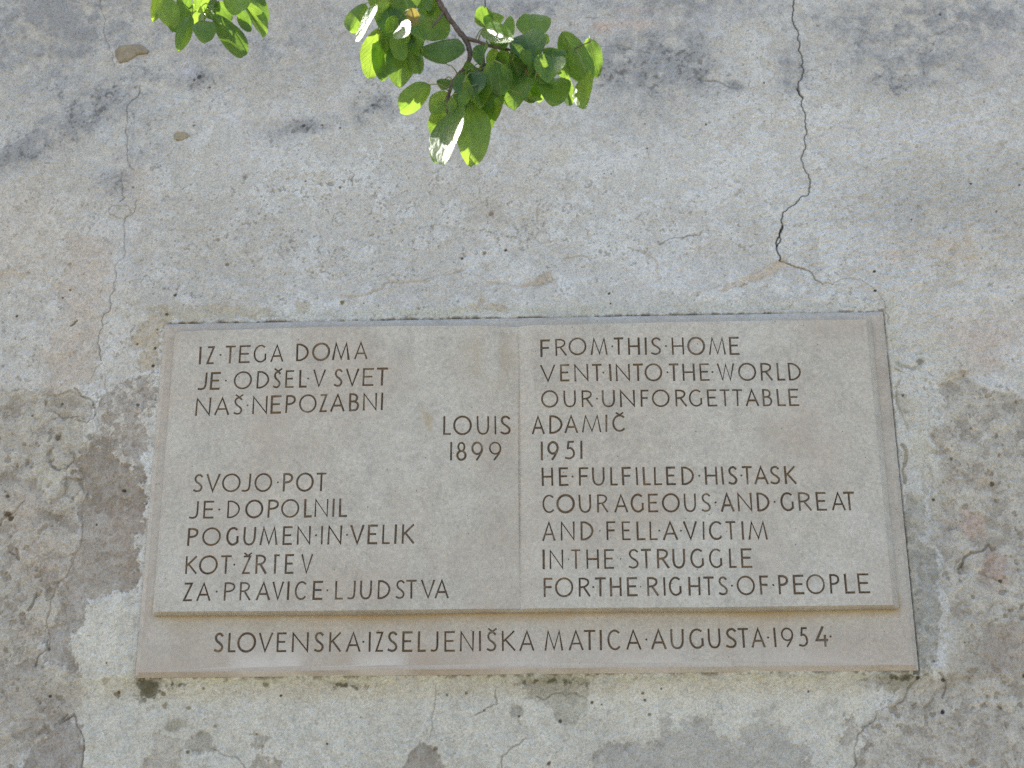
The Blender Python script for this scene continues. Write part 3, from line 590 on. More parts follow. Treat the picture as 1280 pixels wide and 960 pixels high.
# ------------------------------------------------------------------ stroke alphabet for the inscription
def arc(cx, cy, rx, ry, a0, a1, n=14):
    return [(cx+rx*math.cos(math.radians(a0+(a1-a0)*k/n)), cy+ry*math.sin(math.radians(a0+(a1-a0)*k/n))) for k in range(n+1)]
def spl(pts, n=5):
    P = [np.array(p, float) for p in pts]; P = [2*P[0]-P[1]]+P+[2*P[-1]-P[-2]]; out = []
    for i in range(1, len(P)-2):
        p0, p1, p2, p3 = P[i-1:i+3]
        for k in range(n):
            t = k/n; out.append(tuple(0.5*((2*p1)+(-p0+p2)*t+(2*p0-5*p1+4*p2-p3)*t*t+(-p0+3*p1-3*p2+p3)*t**3)))
    out.append(tuple(P[-2])); return out
S_ = spl([(.93, .90), (.66, 1.0), (.28, .96), (.10, .78), (.28, .58), (.68, .44), (.96, .26), (.82, .06), (.42, .0), (.04, .06)])
G = {
 'I': [[(0.5, 0), (0.5, 1)]], '1': [[(0.5, 0), (0.5, 1)]],
 'Z': [[(.08, 1), (.98, 1), (.0, .0), (1, 0)]], 'T': [[(0, 1), (1, 1)], [(.5, 1), (.5, 0)]],
 'E': [[(1, 1), (.04, 1), (.04, 0), (1, 0)], [(.04, .52), (.86, .52)]], 'F': [[(1, 1), (.06, 1), (.06, 0)], [(.06, .52), (.88, .52)]],
 'L': [[(.05, 1), (.05, 0), (1, 0)]], 'H': [[(0, 0), (0, 1)], [(1, 0), (1, 1)], [(0, .5), (1, .5)]],
 'A': [[(0, 0), (.5, 1), (1, 0)], [(.19, .32), (.81, .32)]], 'V': [[(0, 1), (.5, 0), (1, 1)]],
 'N': [[(0, 0), (0, 1), (1, 0), (1, 1)]], 'M': [[(0, 0), (.17, 1), (.52, .03), (.84, 1), (1, 0)]],
 'W': [[(0, 1), (.27, 0), (.5, .97), (.76, 0), (1, 1)]], 'K': [[(.02, 0), (.02, 1)], [(.95, 1), (.06, .46)], [(.22, .58), (1, 0)]],
 'O': [arc(.5, .5, .5, .52, 90, 450, 26)], 'C': [arc(.55, .5, .55, .51, 52, 312, 18)],
 'G': [arc(.55, .5, .55, .51, 55, 322, 18), [(.97, .46), (.97, .12)]], 'D': [[(.03, 0), (.03, 1)], spl([(.03, 1), (.40, .98), (.82, .80), (1, .5), (.82, .2), (.40, .02), (.03, 0)], 4)],
 'P': [[(.03, 0), (.03, 1)], spl([(.03, 1), (.55, .99), (.93, .88), (.95, .66), (.6, .52), (.03, .49)], 4)],
 'R': [[(.03, 0), (.03, 1)], spl([(.03, 1), (.52, .99), (.86, .88), (.86, .68), (.55, .53), (.03, .49)], 4), [(.44, .50), (1, 0)]],
 'B': [[(.03, 0), (.03, 1)], spl([(.03, 1), (.55, .98), (.84, .86), (.82, .65), (.5, .55), (.03, .54)], 4), spl([(.5, .55), (.9, .44), (1, .24), (.8, .04), (.4, 0), (.03, 0)], 4)],
 'U': [spl([(0, 1), (0, .6), (.02, .30), (.18, .07), (.5, -.01), (.82, .07), (.98, .30), (1, .6), (1, 1)], 3)],
 'J': [spl([(1, 1), (1, .6), (.97, .25), (.80, .06), (.40, .0), (0, .02)], 3)],
 'S': [S_], '8': [arc(.5, .755, .38, .245, 90, 450, 16), arc(.5, .25, .5, .26, 90, 450, 18)],
 '9': [arc(.47, .66, .47, .34, 0, 360, 20), spl([(.94, .66), (.90, .48), (.70, .24), (.42, -.02)], 3)],
 '5': [[(.92, 1), (.36, 1), (.26, .60)], spl([(.26, .60), (.62, .62), (.96, .42), (.92, .14), (.5, .0), (.0, .04)], 4)],
 '4': [[(.62, 1.04), (.0, .30), (1, .30)], [(.80, .55), (.80, -.02)]],
}
CARON = [(-.20, 1.19), (0, 1.04), (.20, 1.19)]
# ---- the lines: (name, [(x, top, base)...], [(glyph, left, right)...]) in photo positions
def cr(ox, sc_, items): return [(g_, ox+a_/sc_, ox+b_/sc_) for g_, a_, b_ in items]
A5 = 16/3.0
def q(s):                       # "I 318 335, Z 366 416, . 457"
    out = []
    for t in s.split(','):
        p = t.split(); out.append((p[0], float(p[1]), float(p[-1])))
    return out
LINES = [
 ('page', [(251, 433.4, 455.4), (451, 427.4, 449)], cr(190, A5, q('I 326,Z 366 416,. 457,T 488 556,E 578 656,G 677 765,A 790 877,D 960 1045,O 1068 1187,M 1203 1318,A 1348 1437'))),
 ('page', [(250, 465.9, 487.4), (480, 459.7, 481.8)], cr(190, A5, q('J 308 366,E 388 455,. 493,O 545 667,D 697 782,Š 808 860,E 887 948,L 980 1033,. 1041,V 1073 1157,S 1213 1272,V 1292 1380,E 1402 1480,T 1497 1572'))),
 ('page', [(250, 497.2, 519.7), (480, 490.6, 512.6)], cr(190, A5, q('N 292 392,A 418 517,Š 543 605,. 637,N 670 770,E 790 862,P 890 957,O 980 1098,Z 1118 1168,A 1190 1285,B 1313 1380,N 1407 1500,I 1535'))),
 ('page', [(554, 520.2, 543.4), (638, 519.8, 543.0)], cr(430, A5, q('L 660 715,O 728 852,U 885 968,I 1009,S 1040 1112'))),
 ('page', [(563, 552.5, 575.6), (628, 552, 575.0)], cr(430, 4.364, q('1 585,8 613 668,9 695 762,9 790 862'))),
 ('page', [(243, 592.8, 615.0), (405, 591, 613.9)], cr(200, 4.3625, q('S 182 235,V 252 327,O 338 440,J 447 495,O 515 612,. 643,P 670 725,O 742 838,T 852 907'))),
 ('page', [(240, 626.5, 648.3), (432, 623, 646)], cr(200, 4.3625, q('J 160 210,E 235 295,. 323,D 365 437,O 465 563,P 587 647,O 660 760,L 785 828,N 843 918,I 948,L 975 1022'))),
 ('page', [(235, 660.2, 682.2), (516, 655.1, 679.6)], cr(200, 4.3625, q('P 150 208,O 230 332,G 362 430,U 455 522,M 545 642,E 668 722,N 747 822,. 851,I 885,N 915 992,. 1020'))+cr(430, 4.364, q('V 35 110,E 128 183,L 207 253,I 283,K 315 385'))),
 ('page', [(232, 695.2, 717.7), (390, 692.3, 717)], cr(200, 4.3625, q('K 138 203,O 213 315,T 330 390,. 405,Ž 450 495,R 520 582,t 618 652,E 680 730,V 768 833'))),
 ('page', [(230, 728.5, 751.4), (560, 724.3, 747.9)], cr(200, 4.3625, q('Z 128 178,A 200 277,. 309,P 348 410,R 433 495,A 525 602,V 612 675,I 702,C 735 802,E 832 888,. 913,L 953 1000'))+cr(430, 4.364, q('J 20 63,U 87 152,D 182 253,S 280 333,T 338 397,V 420 497,A 495 572'))),
 ('right', [(676, 425.0, 446.5), (720, 422.4, 443.6), (920, 421.2, 443.4)], cr(660, A5, q('F 80 147,R 180 258,O 270 390,M 417 530,. 562,T 572 637,H 667 745,I 783,S 817 888,. 920,H 958 1040,O 1062 1180'))+cr(860, 4.923, q('M 127 232,E 252 315'))),
 ('right', [(676, 456.2, 477.8), (700, 455.4, 476.6), (1000, 453.5, 475.5)], cr(660, A5, q('V 82 183,E 212 277,N 308 403,T 427 493,. 503,I 547,N 585 680,T 700 768,O 777 895,. 930,T 940 1005,H 1030 1112,E 1142 1210,. 1230'))+cr(860, 4.923, q('W 180 287,O 308 420,R 445 520,L 545 597,D 615 695'))),
 ('right', [(676, 488.2, 509.2), (998, 486, 507.4)], cr(660, A5, q('O 87 203,U 237 320,R 355 433,. 460,U 493 580,N 613 713,F 748 805,O 825 945,R 980 1058,G 1072 1163,E 1192 1260'))+cr(860, 4.923, q('T 195 260,T 272 337,A 353 435,B 457 517,L 545 600,E 617 682'))),
 ('right', [(665, 519.7, 542.8), (782, 517.8, 539.2)], cr(660, A5, q('A 25 110,D 140 230,A 243 333,M 358 488,I 521,Č 562 652'))),
 ('right', [(676, 552, 575.4), (728, 551, 573.3)], cr(660, 4.3625, q('1 75,9 106 170,5 200 256,1 290'))),
 ('right', [(676, 584.6, 607.4), (990, 582.5, 605.1)], cr(660, 4.3625, q('H 75 137,E 167 220,. 243,F 275 330,U 350 418,L 447 490,F 510 563,I 592,L 625 668,L 685 732,E 752 805,D 835 905,. 934,H 965 1032'))+cr(880, 4.364, q('I 98,S 130 182,. 204,T 208 263,A 273 350,S 358 415,K 438 502'))),
 ('right', [(677, 618.6, 641.2), (880, 616.6, 639.8), (1065, 614.8, 637.8)], cr(660, 4.3625, q('C 78 147,O 155 255,U 277 345,R 375 438,A 470 545,G 560 632,E 653 710,O 730 828,U 850 917,S 943 998,. 1023'))+cr(880, 4.364, q('A 90 163,N 183 262,D 287 357,. 385,G 417 490,R 513 585,E 610 668,A 695 770,T 762 822'))),
 ('right', [(677, 652.2, 676.2), (720, 651.8, 675.4), (960, 651.5, 674.5)], cr(660, 4.3625, q('A 78 150,N 178 255,D 285 357,: 392,F 425 478,E 510 560,L 590 640,L 660 708,. 716,A 735 817,. 834,V 848 923,I 955'))+cr(880, 4.364, q('C 27 103,T 118 175,I 208,M 240 345'))),
 ('right', [(677, 687.0, 711.5), (940, 685.6, 709.6)], cr(660, 4.3625, q('I 85,N 117 193,: 222,T 235 288,H 318 387,E 413 470,: 505,S 545 605,T 617 673,R 702 770,U 788 857,G 885 960'))+cr(880, 4.364, q('G 27 100,L 135 178,E 200 262'))),
 ('right', [(677, 722.5, 746.3), (900, 720.8, 744.0), (1085, 716.8, 741.4)], cr(660, 4.3625, q('F 83 135,O 147 247,R 275 340,. 356,T 365 425,H 447 510,E 538 597,: 614,R 648 712,I 742,G 768 838,H 875 940,T 957 1015'))+cr(880, 4.364, q('S 77 130,. 152,O 178 278,F 302 352,. 378,P 405 460,E 485 545,O 557 660,P 685 740,L 765 820,E 837 903'))),
 ('slab', [(268, 791.3, 815.2), (560, 789.0, 814.5), (770, 787.3, 812.5), (1040, 783.6, 807.6)],
  cr(160, 4.0, q('S 430 478,L 500 540,O 547 640,V 652 723,E 742 793,N 820 903,S 930 980,K 1005 1067,A 1090 1163,. 1177,I 1210,Z 1237 1277,S 1297 1348,E 1370 1423,L 1448 1490,J 1513 1552,E 1580 1635,N 1660 1730,I 1760,Š 1792 1843,K 1868 1937,A 1957 2032,M 2082 2175,A 2203 2277,T 2278 2338,I 2363,C 2397 2465'))
  + cr(760, 3.2, q('A 72 132,. 153,A 172 233,U 250 303,G 325 383,U 400 450,S 470 515,T 520 563,A 573 628,. 640,1 665,9 692 745,5 762 800,4 830 880,. 890'))),
]
G['t'] = [[(0.2, 1), (0.2, 0)], [(.1, 1), (1, 1)]]

# ------------------------------------------------------------------ the plaque: slab, open book on it, letters cut into both
plaque = bpy.data.objects.new('memorial_plaque', None); C.objects.link(plaque)
tag(plaque, 'pale limestone memorial plaque shaped as an open book with brown engraved lettering', 'plaque')
HX, HZ = PW/2, PH/2
BK = dict(z0=None)
# corners of the book on the slab
DB = -0.020
def xz(px, py, y): p = W(px, py, y); return np.array([p[0], p[2]])
bTL, bBL, bBR, bTR = xz(216, 417, -0.012), xz(190, 768.5, -0.012), xz(1126, 760, -0.012), xz(1090, 401.5, -0.012)
sTOP, sBOT = xz(648, 409, -0.018), xz(651.5, 765.5, -0.018)
XL, XR = (bTL[0]+bBL[0])/2, (bTR[0]+bBR[0])/2; XM = (sTOP[0]+sBOT[0])/2
ZB = (bBL[1]+bBR[1])/2; ZT = (bTL[1]+bTR[1])/2
print('book', XL, XR, XM, ZB, ZT, bTL, bBL, bBR, bTR)
BV = 0.0150                                   # width of the rounded fore-edge
def book_h(x, z):
    """how far the book stands out of the slab, metres"""
    x = np.asarray(x, float); left = x < XM
    t = np.where(left, (x-XL)/(XM-XL), (XR-x)/(XR-XM))          # 0 fore-edge .. 1 spine
    e = np.where(left, x-XL, XR-x)
    page = 0.0225+0.0060*np.sin(np.clip(t, 0, 1)*math.pi)**1.5 - np.where(left, 0.0085*sstep(0.88, 1.0, t)**1.3, 0.0068*np.clip(1-np.abs(x-XM)/0.028, 0, 1)**1.4)
    ee = np.clip(e/BV, 0, 1); edge = 0.2*np.sqrt(np.clip(1-(1-ee)**2, 0, 1))+0.8*ee
    page = page - 0.0030*np.exp(-((x-XM)/0.0022)**2)*(0.6+0.4*np.cos((np.asarray(z)-ZC)*14))
    return 0.004+(page-0.004)*edge
def surf(kind, x, z):
    return -book_h(x, z) if kind != 'slab' else np.zeros_like(np.asarray(x, float))
def edge_z(x, top):
    t = (x-XL)/(XR-XL)
    if not top: z_off = 0.0022
    if top: return ZT + (bTL[1]-ZT)*(1-2*t)*1.0 + 0.0012*np.sin(t*math.pi*2.0)
    return ZB + 0.0026 + (bBL[1]-ZB)*(1-2*t) + 0.0010*np.cos(t*math.pi*4)
WID = 0.0039; DEP = 0.0028
rl = np.random.RandomState(5)
class Letter: pass
letters = {'page': [], 'right': [], 'slab': []}
def to_wall(kind, px, py):
    y = -0.02 if kind != 'slab' else 0.0
    for _ in range(3):
        p = W(px, py, y); y = float(surf(kind, p[0], p[2]))
    return p[0], p[2]
for kind, ys, glyphs in LINES:
    xs_ = [a_[0] for a_ in ys]
    for g_, xl, xr in glyphs:
        xm = (xl+xr)/2
        tp = np.interp(xm, xs_, [a_[1] for a_ in ys]); bs_ = np.interp(xm, xs_, [a_[2] for a_ in ys])
        tl = ys[0]; tr = ys[-1]
        L = Letter(); L.g = g_; L.strokes = []
        if g_ in '.:':
            cx, cz = to_wall(kind, xm, (tp+bs_)/2)
            r = 0.0021 if g_ == '.' else 0.0015
            L.dot = (cx, cz, r); letters[kind].append(L); continue
        x0, _ = to_wall(kind, xl, (tp+bs_)/2); x1, _ = to_wall(kind, xr, (tp+bs_)/2)
        xc, zt = to_wall(kind, xm, tp); _, zb = to_wall(kind, xm, bs_)
        slope = rl.uniform(-0.008, 0.008)
        w_ = (WID)*rl.uniform(0.88, 1.12)
        x0 += WID*0.45; x1 -= WID*0.45; zt -= WID*0.40; zb += WID*0.40
        base = g_; car = False
        if g_ in 'ŠŽČ': base = {'Š': 'S', 'Ž': 'Z', 'Č': 'C'}[g_]; car = True; zt -= 0.001
        if base in 'I1': hwid = 0.0; x0 = x1 = xc
        lean = rl.uniform(-0.0006, 0.0006)
        for st in G[base]:
            if base in 'I1': pts = [(xc+(v_-0.5)*lean*2, zb+v_*(zt-zb)) for u_, v_ in st]
            else: pts = [(x0+u_*(x1-x0)+(v_-0.5)*lean, zb+v_*(zt-zb)+(u_-.5)*slope*(x1-x0)) for u_, v_ in st]
            L.strokes.append((pts, w_*rl.uniform(0.9, 1.08)))
        if car:
            hh = zt-zb; cx = (x0+x1)/2+0.05*hh
            L.strokes.append(([(cx+a_*hh, zb+b_*hh) for a_, b_ in CARON], w_*0.8))
        L.dot = None; L.dep = DEP*rl.uniform(0.75, 1.1)
        letters[kind].append(L)

def stroke_faces(pts, w):
    """left/right/centre rows of a V cut along a polyline; returns verts, faces, centre segments"""
    P = [np.array(p) for p in pts]
    closed = np.hypot(*(P[0]-P[-1])) < 1e-7
    if closed: P = P[:-1]
    n = len(P); hw = w/2
    Ls, Rs, Cs = [], [], []
    for i in range(n):
        a_ = P[i-1] if (i > 0 or closed) else None; b_ = P[(i+1) % n] if (i < n-1 or closed) else None
        d1 = (P[i]-a_)/np.hypot(*(P[i]-a_)) if a_ is not None else None
        d2 = (b_-P[i])/np.hypot(*(b_-P[i])) if b_ is not None else None
        if d1 is None: d1 = d2
        if d2 is None: d2 = d1
        n1 = np.array([-d1[1], d1[0]]); n2 = np.array([-d2[1], d2[0]])
        mt = n1+n2; mt /= np.hypot(*mt); k = min(1/max(mt@n1, 0.2), 1.9)
        c = P[i].copy()
        e = np.zeros(2)
        if not closed and i == 0: e = -d2*hw*0.8
        if not closed and i == n-1: e = d1*hw*0.8
        Ls.append(c+mt*hw*k+e); Rs.append(c-mt*hw*k+e); Cs.append(c)
    vs = Ls+Rs+Cs; fs = []
    rng = range(n) if closed else range(n-1)
    for i in rng:
        j = (i+1) % n
        fs.append((2*n+i, 2*n+j, j, i)); fs.append((n+i, n+j, 2*n+j, 2*n+i))
    if not closed:
        fs.append((n+0, 2*n+0, 0)); fs.append((n-1, 2*n+n-1, n+n-1))
    segs = [(Cs[i], Cs[(i+1) % n]) for i in rng]
    return vs, fs, segs

def panel(kind, outline, gridx, gridz, name, mat, parent, part):
    """one worked stone face with its letters cut in; outline is a closed list of (x,z)"""
    V2 = [tuple(p) for p in outline]; E2 = [(i, (i+1) % len(outline)) for i in range(len(outline))]; F2 = []; own = []
    boxes = []
    for li, L in enumerate(letters[kind]):
        L.segs = []
        allv = []
        if L.dot:
            cx, cz, r = L.dot; b0 = len(V2); n = 8
            ring = [(cx+r*math.cos(2*math.pi*k/n+0.3), cz+r*math.sin(2*math.pi*k/n+0.3)) for k in range(n)]
            V2 += ring+[(cx, cz)]; allv += ring
            for k in range(n): F2.append((b0+k, b0+(k+1) % n, b0+n)); own.append(li)
            L.segs = [(np.array([cx, cz]), np.array([cx, cz+1e-5]), r*2)]; L.dep = DEP*(0.9 if L.g == '.' else 0.35)
        for pts, w in L.strokes:
            vs, fs, sg = stroke_faces(pts, w); b0 = len(V2)
            V2 += [tuple(p) for p in vs]; allv += vs
            for f_ in fs:
                # keep a consistent turn
                pp = [vs[k] for k in f_]; ar = sum(pp[k-1][0]*pp[k][1]-pp[k][0]*pp[k-1][1] for k in range(len(pp)))
                if abs(ar) < 1e-12: continue
                f2 = [b0+k for k in f_]
                F2.append(tuple(f2 if ar > 0 else f2[::-1])); own.append(li)
            L.segs += [(a_, b_, w) for a_, b_ in sg]
        av = np.array(allv); boxes.append((av[:, 0].min(), av[:, 0].max(), av[:, 1].min(), av[:, 1].max()))
    bx = np.array(boxes); gx = []
    for x in gridx:
        for z in gridz(x):
            if not ((x > bx[:, 0]-.003) & (x < bx[:, 1]+.003) & (z > bx[:, 2]-.003) & (z < bx[:, 3]+.003)).any(): gx.append((x, z))
    V2 += gx
    v_, e_, f_, ov, oe, of = delaunay_2d_cdt([Vector(p) for p in V2], E2, F2, 1 if False else 0, 1e-6)
    P = np.array([(a_.x, a_.y) for a_ in v_])
    # outline is convex, so the hull is the panel
    who = np.full(len(f_), -1)
    for i, o_ in enumerate(of):
        if o_: who[i] = own[o_[0]]
    F = np.array([tuple(t) for t in f_])
    # turn every face towards -y
    a_, b_, c_ = P[F[:, 0]], P[F[:, 1]], P[F[:, 2]]
    ar = (b_[:, 0]-a_[:, 0])*(c_[:, 1]-a_[:, 1])-(c_[:, 0]-a_[:, 0])*(b_[:, 1]-a_[:, 1])
    F[ar < 0] = F[ar < 0][:, ::-1]
    ok = np.abs(ar) > 1e-13; F = F[ok]; who = who[ok]
    dep = np.zeros(len(P)); flat = np.zeros(len(P), bool); flat[F[who < 0].ravel()] = True
    for li, L in enumerate(letters[kind]):
        idx = np.unique(F[who == li].ravel())
        if len(idx) == 0: continue
        p = P[idx]; best = np.zeros(len(idx))
        for s0, s1, w in L.segs:
            e = s1-s0; t = np.clip(((p-s0)@e)/max(e@e, 1e-12), 0, 1)
            d = np.hypot(*(p-s0-t[:, None]*e).T); best = np.maximum(best, 1-d/(w/2))
        dep[idx] = np.maximum(dep[idx], np.clip(best, 0, 1)*L.dep)
    dep[flat] = 0
    X = P[:, 0]; Z = P[:, 1]; Yv = surf(kind, X, Z)+dep
    V3 = np.stack([X, Yv, Z], -1)
    def sub(mask):
        FF = F[mask]; u_, inv = np.unique(FF.ravel(), return_inverse=True)
        return V3[u_], inv.reshape(-1, 3), u_
    return V3, F, who, sub, flat, P

def stain_attr(me, kind):
    n = len(me.vertices); co = np.empty(n*3, np.float32); me.vertices.foreach_get('co', co); co = co.reshape(-1, 3)
    x, z = co[:, 0].astype(float), co[:, 2].astype(float); u, v = x/PXU, (z-ZC)/PXU
    r = np.zeros(n); g_ = np.zeros(n); b_ = np.zeros(n)
    nn = fbm(u, v, 40, 301, 3); n2 = fbm(u, v*0.4, 18, 311, 3)
    if kind == 'slab':
        zb = edge_z(x, False); dd = (zb-z)
        reach = 0.020+0.010*fbm(u, v*0, 120, 321, 2)
        r = np.clip(sstep(1.0, 0.0, dd/reach), 0, 1)*(dd > -0.03)*np.clip(0.72+0.4*nn, 0, 1)*((x > XL) & (x < XR))
        for k, (cx, rx) in enumerate([(316, 26), (360, 20), (470, 32), (640, 50), (800, 60), (1000, 60)]):
            p = xz(cx, 832, 0.0); g_ = np.maximum(g_, np.exp(-(((x-p[0])/(rx*PXU))**4+((z-p[1])/(0.028))**2))*(0.85 if k < 3 else 0.5))
        b_ = sstep(-0.262, -0.325, z-ZC)*np.clip(0.55+0.5*nn, 0, 1)*(1-g_)*sstep(0.5, -0.2, x)
        b_ = np.maximum(b_, 0.35*np.clip(nn, 0, 1))
    else:
        b_ = np.clip(0.5*fbm(u, v, 110, 331, 3)-0.05, 0, 0.5)
        p = xz(610, 445, -.02); r = 0.35*np.exp(-(((x-p[0])/0.05)**2+((z-p[1])/0.06)**2))*np.clip(0.7+n2, 0, 1)
        p = xz(534, 525, -.02); r = np.maximum(r, 0.9*np.exp(-(((x-p[0]+0.3*(z-p[1]))/0.006)**2+((z-p[1])/0.016)**2)))
    ca = me.color_attributes.new('stain', 'FLOAT_COLOR', 'POINT')
    c = np.ones((n, 4), np.float32); c[:, 0] = np.clip(r, 0, 1); c[:, 1] = np.clip(g_, 0, 1); c[:, 2] = np.clip(b_, 0, 1)
    ca.data.foreach_set('color', c.ravel())

def build_letters(kind, V3, F, who, parent, label_by_line=None):
    cnt = 0
    for li, L in enumerate(letters[kind]):
        FF = F[who == li]
        if len(FF) == 0: print('empty letter', L.g); continue
        u_, inv = np.unique(FF.ravel(), return_inverse=True)
        m_ = mesh_np('letter' if not L.dot else 'point', V3[u_], tris=inv.reshape(-1, 3)); m_.materials.append(M_LET)
        link('letter' if not L.dot else 'point', m_, parent); cnt += 1
    return cnt

# --- pages
zmid = ZC
def page(kind, xa, xb):
    xs = list(np.linspace(xa, xb, 60)[1:-1])
    fore = XL if kind == 'page' else XR
    sgn = 1 if kind == 'page' else -1
    ed = [fore+sgn*BV*t for t in (0.04, 0.12, 0.22, 0.34, 0.48, 0.64, 0.82, 1.0)]
    sp = [XM-sgn*d for d in (0.0012, 0.0024, 0.0038, 0.006, 0.010, 0.014, 0.018, 0.023, 0.028, 0.036, 0.046, 0.058)]
    cols = sorted(set([round(x, 6) for x in xs+ed+sp if min(xa, xb) < x < max(xa, xb)]))
    bot = [(x, float(edge_z(x, False))) for x in [xa]+cols+[xb]]
    top = [(x, float(edge_z(x, True))) for x in [xb]+cols[::-1]+[xa]]
    # slightly convex outline so the hull equals the panel
    def gz(x): return np.linspace(float(edge_z(x, False)), float(edge_z(x, True)), 36)[1:-1]
    return bot+top, cols, gz
def finish_page(kind, xa, xb, label):
    outline, cols, gz = page(kind, xa, xb)
    V3, F, who, sub, flat, P = panel(kind, outline, cols, gz, '', None, None, '')
    # drop hull slivers outside the outline
    cen = P[F].mean(1); inside = (cen[:, 1] > edge_z(cen[:, 0], False)-2e-5) & (cen[:, 1] < edge_z(cen[:, 0], True)+2e-5)
    F = F[inside]; who = who[inside]
    # edge walls down to the slab
    n0 = len(V3); vs = [V3]; quads = []
    ol = outline; k0 = n0
    zc_ = (ZB+ZT)/2
    for (x, z) in ol:
        y_ = float(surf(kind, x, z)); dz = -0.0042 if z < zc_ else 0.001; dz *= min(1, abs(y_)/0.012)
        vs.append(np.array([[x, y_, z], [x, y_*0.80, z+dz*0.55], [x, y_*0.52, z+dz], [x, 0.0015, z+dz*1.05]]))
    for i in range(len(ol)):
        j = (i+1) % len(ol)
        for h_ in range(3): quads.append((k0+4*j+h_, k0+4*i+h_, k0+4*i+h_+1, k0+4*j+h_+1))
    Vall = np.concatenate(vs)
    tri = F[who < 0]
    u_ = np.unique(np.concatenate([tri.ravel(), np.array(quads).ravel()])); rm = np.full(len(Vall), -1); rm[u_] = np.arange(len(u_))
    me_ = mesh_np(label, Vall[u_], quads=rm[np.array(quads)], tris=rm[tri])
    stain_attr(me_, kind); me_.materials.append(M_BOOK)
    o = link(label, me_, plaque)
    n = build_letters(kind, V3, F, who, o)
    print(kind, 'letters', n, 'verts', len(u_), time.time()-T0)
    return o
finish_page('page', XL, XM, 'book_page')['label'] = 'left book page with Slovene lines of lettering'
finish_page('right', XM, XR, 'book_page')['label'] = 'right book page with English lines of lettering'
# --- slab
CH = 0.009; TH = 0.045
inn = [(-HX+CH, ZC-HZ+CH), (HX-CH, ZC-HZ+CH), (HX-CH, ZC+HZ-CH), (-HX+CH, ZC+HZ-CH)]
cols = list(np.linspace(-HX+CH, HX-CH, 150)[1:-1])
zz = [z for z in np.linspace(ZC-HZ+CH, ZC+HZ-CH, 76)[1:-1]]
zlow = [ZB-0.001*k for k in range(0, 30, 4)]
V3, F, who, sub, flat, P = panel('slab', inn, cols, lambda x: [z+0.0003*math.sin(x*99) for z in zz]+zlow, '', None, None, '')
tri = F[who < 0]; nV = len(V3)
ring = [(-HX, .007, ZC-HZ), (HX, .007, ZC-HZ), (HX, .007, ZC+HZ), (-HX, .007, ZC+HZ)]
ri = [(a_, 0.0, b_) for a_, b_ in inn]; rb = [(x, TH, z) for x, y, z in ring]
# chamfer and sides in short lengths, a little uneven
ex = []; qd = []
def strip(p0, p1, r0, r1, n=60):
    global ex, qd
    b0 = nV+len(ex)
    for k in range(n+1):
        t = k/n; j = 0.0006*math.sin(k*1.7+p0[0]*9)+0.0004*math.sin(k*4.1)
        a_ = np.array(p0)*(1-t)+np.array(p1)*t; c_ = np.array(r0)*(1-t)+np.array(r1)*t; c_ = c_ + (np.array([0, j, 0]) if 0 < k < n else 0)
        d_ = c_.copy(); d_[1] = TH; ex += [tuple(a_), tuple(c_), tuple(d_)]
    for k in range(n):
        i = b0+3*k; qd.append((i, i+1, i+4, i+3)); qd.append((i+1, i+2, i+5, i+4))
for k in range(4): strip(ri[k], ri[(k+1) % 4], ring[k], ring[(k+1) % 4])
Vall = np.concatenate([V3, np.array(ex)]); qd = np.array(qd)
u_ = np.unique(np.concatenate([tri.ravel(), qd.ravel()])); rm = np.full(len(Vall), -1); rm[u_] = np.arange(len(u_))
me_ = mesh_np('slab', Vall[u_], quads=rm[qd], tris=rm[tri]); stain_attr(me_, 'slab'); me_.materials.append(M_SLAB)
slab = link('slab', me_, plaque)
print('slab letters', build_letters('slab', V3, F, who, slab), time.time()-T0)
